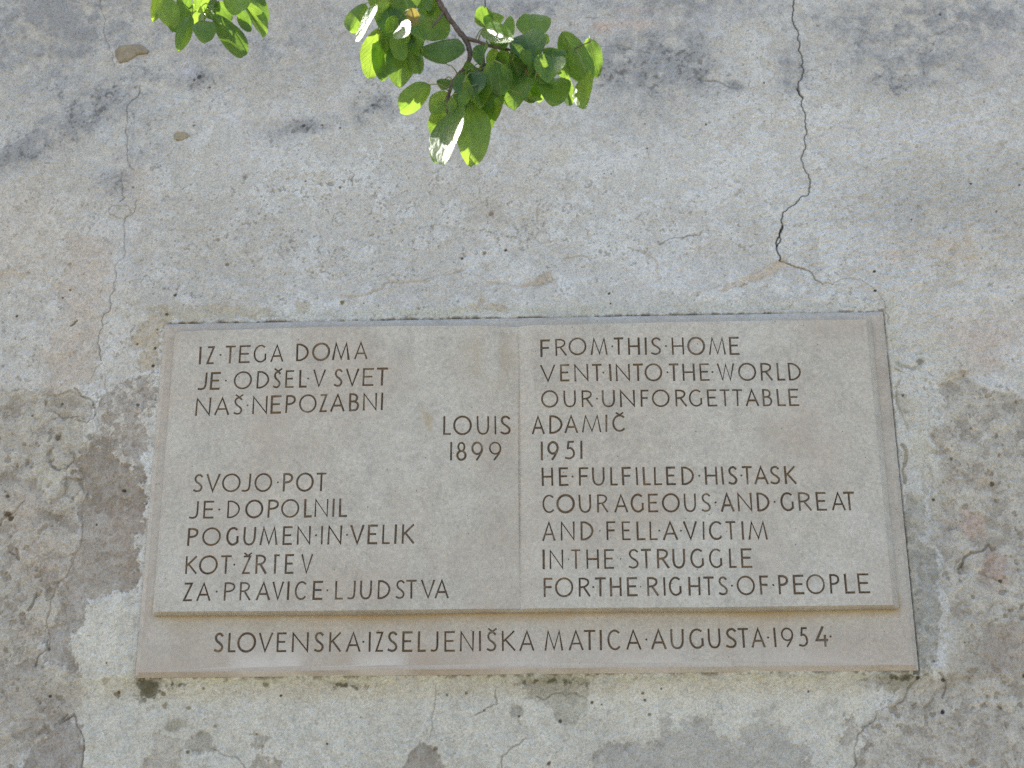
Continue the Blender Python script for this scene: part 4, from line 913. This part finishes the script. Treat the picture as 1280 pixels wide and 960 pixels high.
# ------------------------------------------------------------------ leafy branches hanging in front of the wall
def leaf_mat(name, top, under, trans):
    mt, nt, bs = new_mat(name)
    tc = nt.nodes.new('ShaderNodeTexCoord'); sx = nd(nt, 'ShaderNodeSeparateXYZ'); nt.links.new(tc.outputs['Object'], sx.inputs[0])
    ab = nd(nt, 'ShaderNodeMath', operation='ABSOLUTE'); nt.links.new(sx.outputs[0], ab.inputs[0])
    mr = ramp(nt, ab.outputs[0], [(0.010, 1.0), (0.030, 0.0)])                     # midrib
    k1 = nd(nt, 'ShaderNodeMath', operation='MULTIPLY_ADD'); nt.links.new(ab.outputs[0], k1.inputs[0]); k1.inputs[1].default_value = -0.75; nt.links.new(sx.outputs[1], k1.inputs[2])
    k2 = nd(nt, 'ShaderNodeMath', operation='MULTIPLY'); nt.links.new(k1.outputs[0], k2.inputs[0]); k2.inputs[1].default_value = 9.0
    k3 = nd(nt, 'ShaderNodeMath', operation='PINGPONG'); nt.links.new(k2.outputs[0], k3.inputs[0]); k3.inputs[1].default_value = 0.5
    sv = ramp(nt, k3.outputs[0], [(0.03, 0.22), (0.14, 0.0)])
    mx = nd(nt, 'ShaderNodeMath', operation='MAXIMUM'); nt.links.new(mr, mx.inputs[0]); nt.links.new(sv, mx.inputs[1])
    oi = nd(nt, 'ShaderNodeObjectInfo')
    no = noise_n(nt, tc.outputs['Object'], 5, 4, 0.6)
    hs = nd(nt, 'ShaderNodeHueSaturation'); 
    mr2 = nd(nt, 'ShaderNodeMapRange'); nt.links.new(oi.outputs['Random'], mr2.inputs[0]); mr2.inputs[3].default_value = 0.72; mr2.inputs[4].default_value = 1.30
    nt.links.new(mr2.outputs[0], hs.inputs['Value'])
    mr3 = nd(nt, 'ShaderNodeMapRange'); nt.links.new(oi.outputs['Random'], mr3.inputs[0]); mr3.inputs[3].default_value = 0.512; mr3.inputs[4].default_value = 0.488
    nt.links.new(mr3.outputs[0], hs.inputs['Hue'])
    ge = nd(nt, 'ShaderNodeNewGeometry')
    c = mixc(nt, ge.outputs['Backfacing'], top, under)
    c = mixc(nt, 1.0, c, ramp(nt, no, [(0.3, 0.78), (0.7, 1.15)]), 'MULTIPLY')
    c = mixc(nt, mx.outputs[0], c, tuple(min(1, a_*1.7+0.02) for a_ in top))
    nt.links.new(c, hs.inputs['Color'])
    nt.links.new(hs.outputs[0], bs.inputs['Base Color'])
    rr = nd(nt, 'ShaderNodeMapRange'); nt.links.new(ge.outputs['Backfacing'], rr.inputs[0]); rr.inputs[3].default_value = 0.36; rr.inputs[4].default_value = 0.6
    nt.links.new(rr.outputs[0], bs.inputs['Roughness']); bs.inputs['Specular IOR Level'].default_value = 0.55
    tr = nd(nt, 'ShaderNodeBsdfTranslucent')
    h2 = nd(nt, 'ShaderNodeHueSaturation'); nt.links.new(mr2.outputs[0], h2.inputs['Value']); nt.links.new(mr3.outputs[0], h2.inputs['Hue'])
    tcx = mixc(nt, mx.outputs[0], trans, tuple(a_*0.72 for a_ in trans)); tcx = mixc(nt, 1.0, tcx, ramp(nt, no, [(0.3, 0.75), (0.7, 1.1)]), 'MULTIPLY')
    nt.links.new(tcx, h2.inputs['Color']); nt.links.new(h2.outputs[0], tr.inputs['Color'])
    bp = nd(nt, 'ShaderNodeBump'); bp.inputs['Strength'].default_value = 0.22; bp.inputs['Distance'].default_value = 0.012; bp.invert = True
    b2 = nd(nt, 'ShaderNodeBump'); b2.inputs['Strength'].default_value = 0.10; b2.inputs['Distance'].default_value = 0.03
    nt.links.new(noise_n(nt, tc.outputs['Object'], 7, 2, 0.5), b2.inputs['Height'])
    nt.links.new(mx.outputs[0], bp.inputs['Height']); nt.links.new(b2.outputs[0], bs.inputs['Normal']); nt.links.new(bp.outputs[0], tr.inputs['Normal'])
    ms = nd(nt, 'ShaderNodeMixShader'); ms.inputs[0].default_value = 0.5
    nt.links.new(bs.outputs[0], ms.inputs[1]); nt.links.new(tr.outputs[0], ms.inputs[2])
    nt.links.new(ms.outputs[0], nt.nodes['Material Output'].inputs['Surface'])
    return mt
M_LEAF = leaf_mat('fresh_leaf', (0.05, 0.115, 0.02), (0.075, 0.15, 0.03), (0.35, 0.55, 0.06))
M_YEL = leaf_mat('yellowing_leaf', (0.20, 0.17, 0.05), (0.24, 0.20, 0.08), (0.48, 0.36, 0.08))
M_BARK = simple_mat('twig_bark', (0.085, 0.065, 0.055), (0.16, 0.13, 0.11), 160, 0.8, 0.8, 0.002)
M_PET = simple_mat('petiole_skin', (0.16, 0.24, 0.06), (0.22, 0.20, 0.09), 60, 0.5, 0.2)
rv = random.Random(11)
def leaf_mesh(k, fold, curl, twist, wave, shape, mat):
    rows = 10; cols = 6; vs = []; fs = []
    rg = random.Random(k*13+5); ph = rg.uniform(0, 6)
    for r in range(rows+1):
        t = (1-math.cos(math.pi*r/rows))/2; y = t
        w = (math.sin(math.pi*min(t, 1)**shape))**0.50 if 0 < t < 1 else 0.0
        if r == rows: w = 0.012
        if r == 0: w = 0.02
        for c in range(cols+1):
            u = (c-cols/2)/(cols/2)
            ser = 1+0.035*math.sin(r*5.1+c+ph)*(abs(u) == 1)
            x = 0.5*w*u*ser
            z = fold*abs(x)*1.0 - curl*1.6*(t*t-t)*(1.0) + wave*math.sin(t*9+u*2+ph)*abs(u)*0.5
            tw = twist*t; x2 = x*math.cos(tw)-z*math.sin(tw)*0.6; z2 = z+x*math.sin(tw)
            vs.append((x2, y, z2))
    for r in range(rows):
        for c in range(cols):
            a_ = r*(cols+1)+c; fs.append((a_, a_+1, a_+cols+2, a_+cols+1))
    m_ = bpy.data.meshes.new('leaf'); m_.from_pydata(vs, [], fs); m_.update()
    for p in m_.polygons: p.use_smooth = True
    m_.materials.append(mat); return m_
SH = [(.25, .30, .2, .10, .92), (.45, .15, -.3, .10, .86), (.15, .45, .3, .10, 1.0), (.6, .30, .2, .10, .90), (.2, -.25, -.4, .14, .82), (.35, .50, .4, .12, .94), (.9, .30, -.3, .10, .92), (-.25, .35, .3, .14, .88)]
LM = [leaf_mesh(i, *s, M_LEAF) for i, s in enumerate(SH)]
LW = [leaf_mesh(30, .20, .14, .05, .03, .84, M_LEAF), leaf_mesh(31, .25, -.14, -.05, .04, .78, M_LEAF)]
LY = [leaf_mesh(i+10, *s, M_YEL) for i, s in enumerate(SH[:3])]
def tube(name, pts, rad, mat, parent=None, sides=8, knob=0.0, origin=(0, 0, 0)):
    P = [Vector(p) for p in pts]; n = len(P); vs = []; fs = []
    up = Vector((0.3, 1, 0.1)).normalized()
    for i, p in enumerate(P):
        d = (P[min(i+1, n-1)]-P[max(i-1, 0)]).normalized(); s_ = d.cross(up).normalized(); t_ = d.cross(s_)
        r = rad[i]*(1+knob*rv.uniform(-1, 1))
        for k in range(sides):
            a_ = 2*math.pi*k/sides; vs.append(tuple(p+(s_*math.cos(a_)+t_*math.sin(a_))*r*(1+knob*0.3*rv.uniform(-1, 1))-Vector(origin)))
    for i in range(n-1):
        for k in range(sides):
            k2 = (k+1) % sides; fs.append((i*sides+k, i*sides+k2, (i+1)*sides+k2, (i+1)*sides+k))
    fs.append(tuple(range(sides))[::-1]); fs.append(tuple((n-1)*sides+k for k in range(sides)))
    m_ = bpy.data.meshes.new(name); m_.from_pydata(vs, [], fs); m_.update()
    for p in m_.polygons: p.use_smooth = True
    m_.materials.append(mat); return link(name, m_, parent)
YB = -0.90
def PT(px, py, y): return Vector(W(px, py, y))
def smooth_path(pts, sub=4):
    """pts: (px, py, dy, radius_px)"""
    Q = spl([p for p in pts], sub) if False else None
    P = [np.array(p, float) for p in pts]; P = [2*P[0]-P[1]]+P+[2*P[-1]-P[-2]]; out = []
    for i in range(1, len(P)-2):
        p0, p1, p2, p3 = P[i-1:i+3]
        for k in range(sub):
            t = k/sub; out.append(0.5*((2*p1)+(-p0+p2)*t+(2*p0-5*p1+4*p2-p3)*t*t+(-p0+3*p1-3*p2+p3)*t**3))
    out.append(P[-2]); return out
PXB = 0.00094                                     # one photo pixel at the branch, metres
def make_branch(name, label, base, twigs, leaves, seed):
    r_ = random.Random(seed)
    org = PT(base[0], base[1], YB)
    root = bpy.data.objects.new(name, None); C.objects.link(root); root.location = org
    tag(root, label, 'branch', 'leafy branches hanging in front of the wall')
    nodes = []
    for nm, pts in twigs:
        sp_ = smooth_path(pts, 5)
        w = [PT(p[0]+r_.uniform(-.5, .5), p[1], YB+p[2]+r_.uniform(-.001, .001)) for p in sp_]
        nodes += w
        tube(nm, w, [max(p[3], 0.5)*PXB for p in sp_], M_BARK, root, 8, 0.14, org)
    S3 = SUN.copy()
    def put(bpt, tpt, wid, roll, mat, glint=False, mesh=None, pet=True, fixn=None):
        view = (Vector(CAM)-(bpt+tpt)/2).normalized()
        if glint:
            h = (view+S3).normalized(); h = (h+Vector((r_.uniform(-.05, .05), 0, r_.uniform(-.04, .04)))).normalized()
            rd = (tpt-Vector(CAM)).normalized(); den = rd.dot(h)
            lam = -(tpt-bpt).dot(h)/den if abs(den) > .05 else 0
            lam = max(-0.09, min(0.09, lam)); tpt = tpt+rd*lam
            a_ = (tpt-bpt); L = a_.length; a_.normalize(); n = (h-a_*h.dot(a_)).normalized()
        else:
            a_ = (tpt-bpt); L = a_.length; a_.normalize()
            s0 = a_.cross(view).normalized(); n0 = s0.cross(a_).normalized()
            if n0.dot(view) < 0: n0 = -n0
            n = (n0*math.cos(roll)+a_.cross(n0)*math.sin(roll)).normalized()
        fs_ = max(abs(n.dot(view)), 0.5)
        if n.z < 0: n = -n
        sd = a_.cross(n).normalized()
        wm = wid*PXB/fs_*1.15
        M = Matrix(((sd.x*wm*1.0, a_.x*L, n.x*L*0.55, bpt.x), (sd.y*wm, a_.y*L, n.y*L*0.55, bpt.y), (sd.z*wm, a_.z*L, n.z*L*0.55, bpt.z), (0, 0, 0, 1)))
        me_ = mesh or r_.choice(LW) if glint else (r_.choice(LM) if mat == 'g' else r_.choice(LY))
        o = link('leaf', me_, root); o.matrix_parent_inverse = Matrix.Identity(4); o.matrix_basis = Matrix.Translation(-org) @ M
        if mat == 'y': o['label'] = 'yellowing leaf'
        if pet and nodes:
            near = min(nodes, key=lambda q_: (q_-bpt).length)
            if (near-bpt).length < 0.075 and (near-bpt).length > 0.002:
                mid = (near+bpt)/2+Vector((0, -0.003, 0.004))
                pp = [near, near*.5+mid*.5+Vector((0, 0, .002)), mid, mid*.5+bpt*.5, bpt+a_*L*0.04]
                p_ = tube('petiole', pp, [0.0010, .0009, .0008, .0008, .0007], M_PET, None, 5)
                p_.parent = o; p_.matrix_parent_inverse = M.inverted()
        return o
    for L in leaves:
        bx, by, tx, ty, w = L[:5]; fl = L[5] if len(L) > 5 else ''
        dy = L[6] if len(L) > 6 else r_.uniform(-0.03, 0.03)
        bpt = PT(bx, by, YB+dy); dd = r_.uniform(-0.016, 0.016); tpt = PT(tx, ty, YB+dy+dd)
        roll = r_.uniform(-.55, .55)
        if 'f' in fl: roll *= 0.3
        put(bpt, tpt, w, roll, 'y' if 'y' in fl else 'g', 'w' in fl, pet='n' not in fl)
        if 'd' in fl and r_.random() < 0.30:                             # unseen extra leaf added above the view to shade this one from the sun
            t = 0.08
            while t < 0.4:
                c = (bpt+tpt)/2+S3*t; d_ = c-Vector(CAM); yy = 480-FPX*d_.dot(Vector(UP))/d_.dot(Vector(FW))
                if yy < -45: break
                t += 0.01
            ax = Vector((r_.uniform(-.4, .4), r_.uniform(-.3, .3), -.3)); ax = (ax-S3*ax.dot(S3)).normalized()
            L_ = 0.058; b2 = c-ax*L_/2; 
            sd = ax.cross(S3).normalized(); n = S3; wm = .05
            M = Matrix(((sd.x*wm, ax.x*L_, n.x*L_*.5, b2.x), (sd.y*wm, ax.y*L_, n.y*L_*.5, b2.y), (sd.z*wm, ax.z*L_, n.z*L_*.5, b2.z), (0, 0, 0, 1)))
            o = link('leaf', r_.choice(LM), root); o.matrix_basis = Matrix.Translation(-org) @ M
    return root
# left: the small cluster cut by the top edge
make_branch('leafy_branch', 'small bright green leaf cluster hanging at upper left, cut off by the top edge', (275, -260),
  [('branch', [(275, -260, 0, 4.0), (268, -160, 0, 3.4), (262, -80, 0, 2.8), (257, -30, 0, 2.6), (256, -5, 0, 3.0), (257, 14, 0, 2.2)]),
   ('twig', [(259, -60, 0, 2.0), (285, -45, -.01, 1.6), (305, -18, -.01, 1.2)]), ('twig', [(258, -40, 0, 1.8), (230, -28, .01, 1.4), (212, -12, .01, 1.0)])],
  [(208, -14, 190, 28, 19, 'f'), (204, -2, 219, 36, 25, 'df', -.03), (236, -6, 216, 40, 24, 'f'), (246, 6, 232, 34, 22, ''), (238, 19, 222, 64, 15, 'f', -.02), (254, 26, 257, 54, 20, 'f'),
   (266, 18, 305, 70, 27, 'f', -.03), (270, 2, 289, 26, 20, 'd'), (281, -18, 306, 12, 28, 'd', -.03), (300, 10, 312, 40, 15, 'f'), (303, 2, 328, 47, 18, '', -.01), (314, -6, 332, 31, 18, '', .02),
   (262, -12, 246, 12, 18, ''), (225, -16, 236, 10, 16, ''), (250, -30, 266, 0, 18, 'd'), (215, -30, 200, -4, 18, ''), (290, -40, 318, -8, 20, ''), (258, 2, 268, 24, 14, 'd'), (240, -30, 252, 0, 18, 'd'), (256, 14, 253, 30, 9, 'w')], 21)
# middle: the forked branch
make_branch('leafy_branch', 'large forked leafy branch hanging down the middle of the wall above the plaque', (505, -280),
  [('branch', [(505, -280, 0, 6.0), (515, -180, 0, 5.2), (527, -90, 0, 4.8), (540, -25, 0, 4.4), (549, 2, 0, 4.2), (560, 20, 0, 4.0), (572, 37, 0, 4.0), (582, 50, 0, 4.4), (587, 63, 0, 3.6), (585, 79, 0, 3.6), (575, 92, 0, 4.2), (566, 104, 0, 3.4), (560, 124, 0, 2.4), (560, 150, 0, 1.6)]),
   ('twig', [(580, 47, 0, 3.0), (597, 52, -.004, 2.8), (615, 58, -.008, 2.5), (640, 63, -.01, 2.3), (660, 68, -.01, 2.0), (685, 72, -.012, 1.5), (705, 66, -.015, 1.2), (738, 52, -.02, .9)]),
   ('twig', [(587, 62, 0, 2.2), (592, 70, .002, 2.0), (596, 77, .004, 1.6)]), ('twig', [(603, 60, -.006, 2.0), (604, 80, -.006, 2.8), (604, 96, -.01, 2.2), (612, 112, -.012, 1.4)]),
   ('twig', [(566, 102, 0, 2.0), (580, 96, -.01, 2.0), (596, 90, -.02, 1.6), (612, 82, -.02, 1.2)]),
   ('twig', [(533, -55, 0, 2.6), (515, -40, -.01, 2.2), (500, -12, -.015, 2.0), (494, 12, -.018, 2.0), (497, 30, -.02, 1.6)]), ('twig', [(556, 14, 0, 2.0), (548, 24, -.008, 1.6), (540, 34, -.012, 1.2)]),
   ('twig', [(500, -14, -.015, 1.6), (478, -2, -.015, 1.4), (470, 14, -.015, 1.0)]), ('twig', [(549, 0, 0, 1.6), (580, -28, .01, 1.3), (602, -20, .02, 1.1), (607, 10, .02, .9)])],
  [ # upper left cluster
   (456, 4, 437, 39, 22, 'f'), (470, 6, 447, 53, 15, 'w', -.05), (474, 36, 461, 98, 27, 'f', -.01), (482, 34, 477, 101, 27, 'f', .0), (504, 46, 498, 109, 31, 'f', .01), (519, 36, 523, 92, 21, '', -.01),
   (528, 2, 552, 50, 34, 'df', .01), (514, 10, 517, 33, 17, 'yf', -.06), (482, 8, 494, 46, 26, 'd', -.02), (476, -16, 469, 12, 24, 'f'), (506, -18, 511, 18, 28, 'd'), (541, -4, 537, 20, 15, 'f'),
   (498, 34, 511, 44, 14, 'w', -.06), (492, 38, 503, 76, 20, 'f', -.03), (490, -6, 500, 26, 24, 'd', -.03), (510, 20, 530, 52, 22, 'd', -.02), (486, 0, 474, 30, 20, '', -.03), (520, -16, 536, 14, 22, ''), (494, 20, 484, 42, 16, 'd', -.05), (530, 30, 512, 66, 22, 'd', .0), (478, 30, 494, 60, 20, 'd', .02),
   (455, -26, 466, 2, 22, ''), (497, -34, 484, -6, 22, ''), (516, 46, 528, 70, 14, '', .0),
   # loose leaves
   (556, 80, 556, 50, 42, 'f', -.01), (537, 105, 500, 139, 26, 'f', -.01),
   # right cluster
   (607, 34, 601, 8, 24, 'f', .01), (608, 34, 630, 21, 20, 'f', .0), (606, 36, 642, 50, 13, 'w', -.01), (631, 48, 638, 20, 16, 'f'), (671, 48, 661, 18, 30, 'df'), (656, 42, 668, 78, 33, 'df', -.02), (607, 56, 602, 82, 15, 'd', -.02), (611, 50, 634, 58, 11, 'f', -.01),
   (632, 60, 630, 94, 19, 'f', .0), (651, 60, 650, 102, 25, 'd', .01), (606, 78, 618, 140, 36, 'f', .01), (592, 82, 588, 122, 28, 'd', -.01), (640, 84, 642, 138, 44, 'f', .0), (612, 108, 620, 151, 22, 'f', .02), (590, 92, 600, 136, 26, 'd', -.02), (664, 80, 672, 96, 15, 'yf', -.01), (620, 76, 626, 120, 30, 'd', -.03),
   (692, 72, 684, 104, 27, 'df', -.04), (700, 74, 707, 97, 19, 'd', -.02), (692, 98, 692, 133, 29, 'f', -.01), (705, 90, 713, 132, 17, 'f', .01), (678, 62, 708, 72, 12, 'f', -.03), (668, 98, 692, 112, 12, 'f', -.03), (702, 40, 738, 102, 36, 'df', -.03), (736, 48, 748, 97, 21, 'f', .0), (733, 92, 732, 136, 17, 'w', -.02), (681, 56, 683, 42, 10, 'd'),
   (665, 62, 660, 110, 26, 'd', .01), (640, 74, 655, 112, 26, 'd', -.02), (676, 70, 668, 104, 24, 'd', -.01), (618, 60, 622, 92, 18, 'd', .0), (650, 66, 664, 80, 14, '', -.05), (628, 80, 634, 96, 9, '', -.05), (684, 84, 672, 126, 24, '', .02), (658, 100, 668, 128, 22, 'f', .01), (663, 122, 678, 124, 6, '', -.02), (690, 60, 698, 84, 18, 'd', -.03),
   # lower cluster
   (561, 117, 541, 142, 25, 'df', .01), (558, 126, 541, 171, 23, 'f', .01), (572, 134, 556, 206, 27, 'w', -.04), (549, 164, 544, 204, 15, 'f', -.01), (584, 128, 590, 208, 38, 'f', -.01), (577, 170, 603, 182, 30, 'f', .0), (590, 116, 601, 168, 40, 'df', .0), (564, 122, 563, 140, 11, '', -.05), (556, 99, 554, 113, 13, 'd'),
   (582, 90, 593, 122, 28, 'f', -.03), (574, 116, 578, 142, 15, 'f', -.03), (570, 112, 588, 150, 26, 'd', -.01), (604, 120, 607, 156, 20, 'f', .01), (586, 108, 576, 132, 14, 'f', -.05), (600, 100, 612, 128, 24, 'd', -.02), (578, 104, 590, 118, 10, '', -.05),
   # higher up, above the frame
   (520, -60, 500, -30, 24, ''), (535, -70, 560, -40, 26, ''), (512, -120, 530, -85, 26, ''), (500, -140, 475, -110, 26, ''), (545, -40, 575, -20, 20, '')], 33)
print('script done', time.time()-T0)
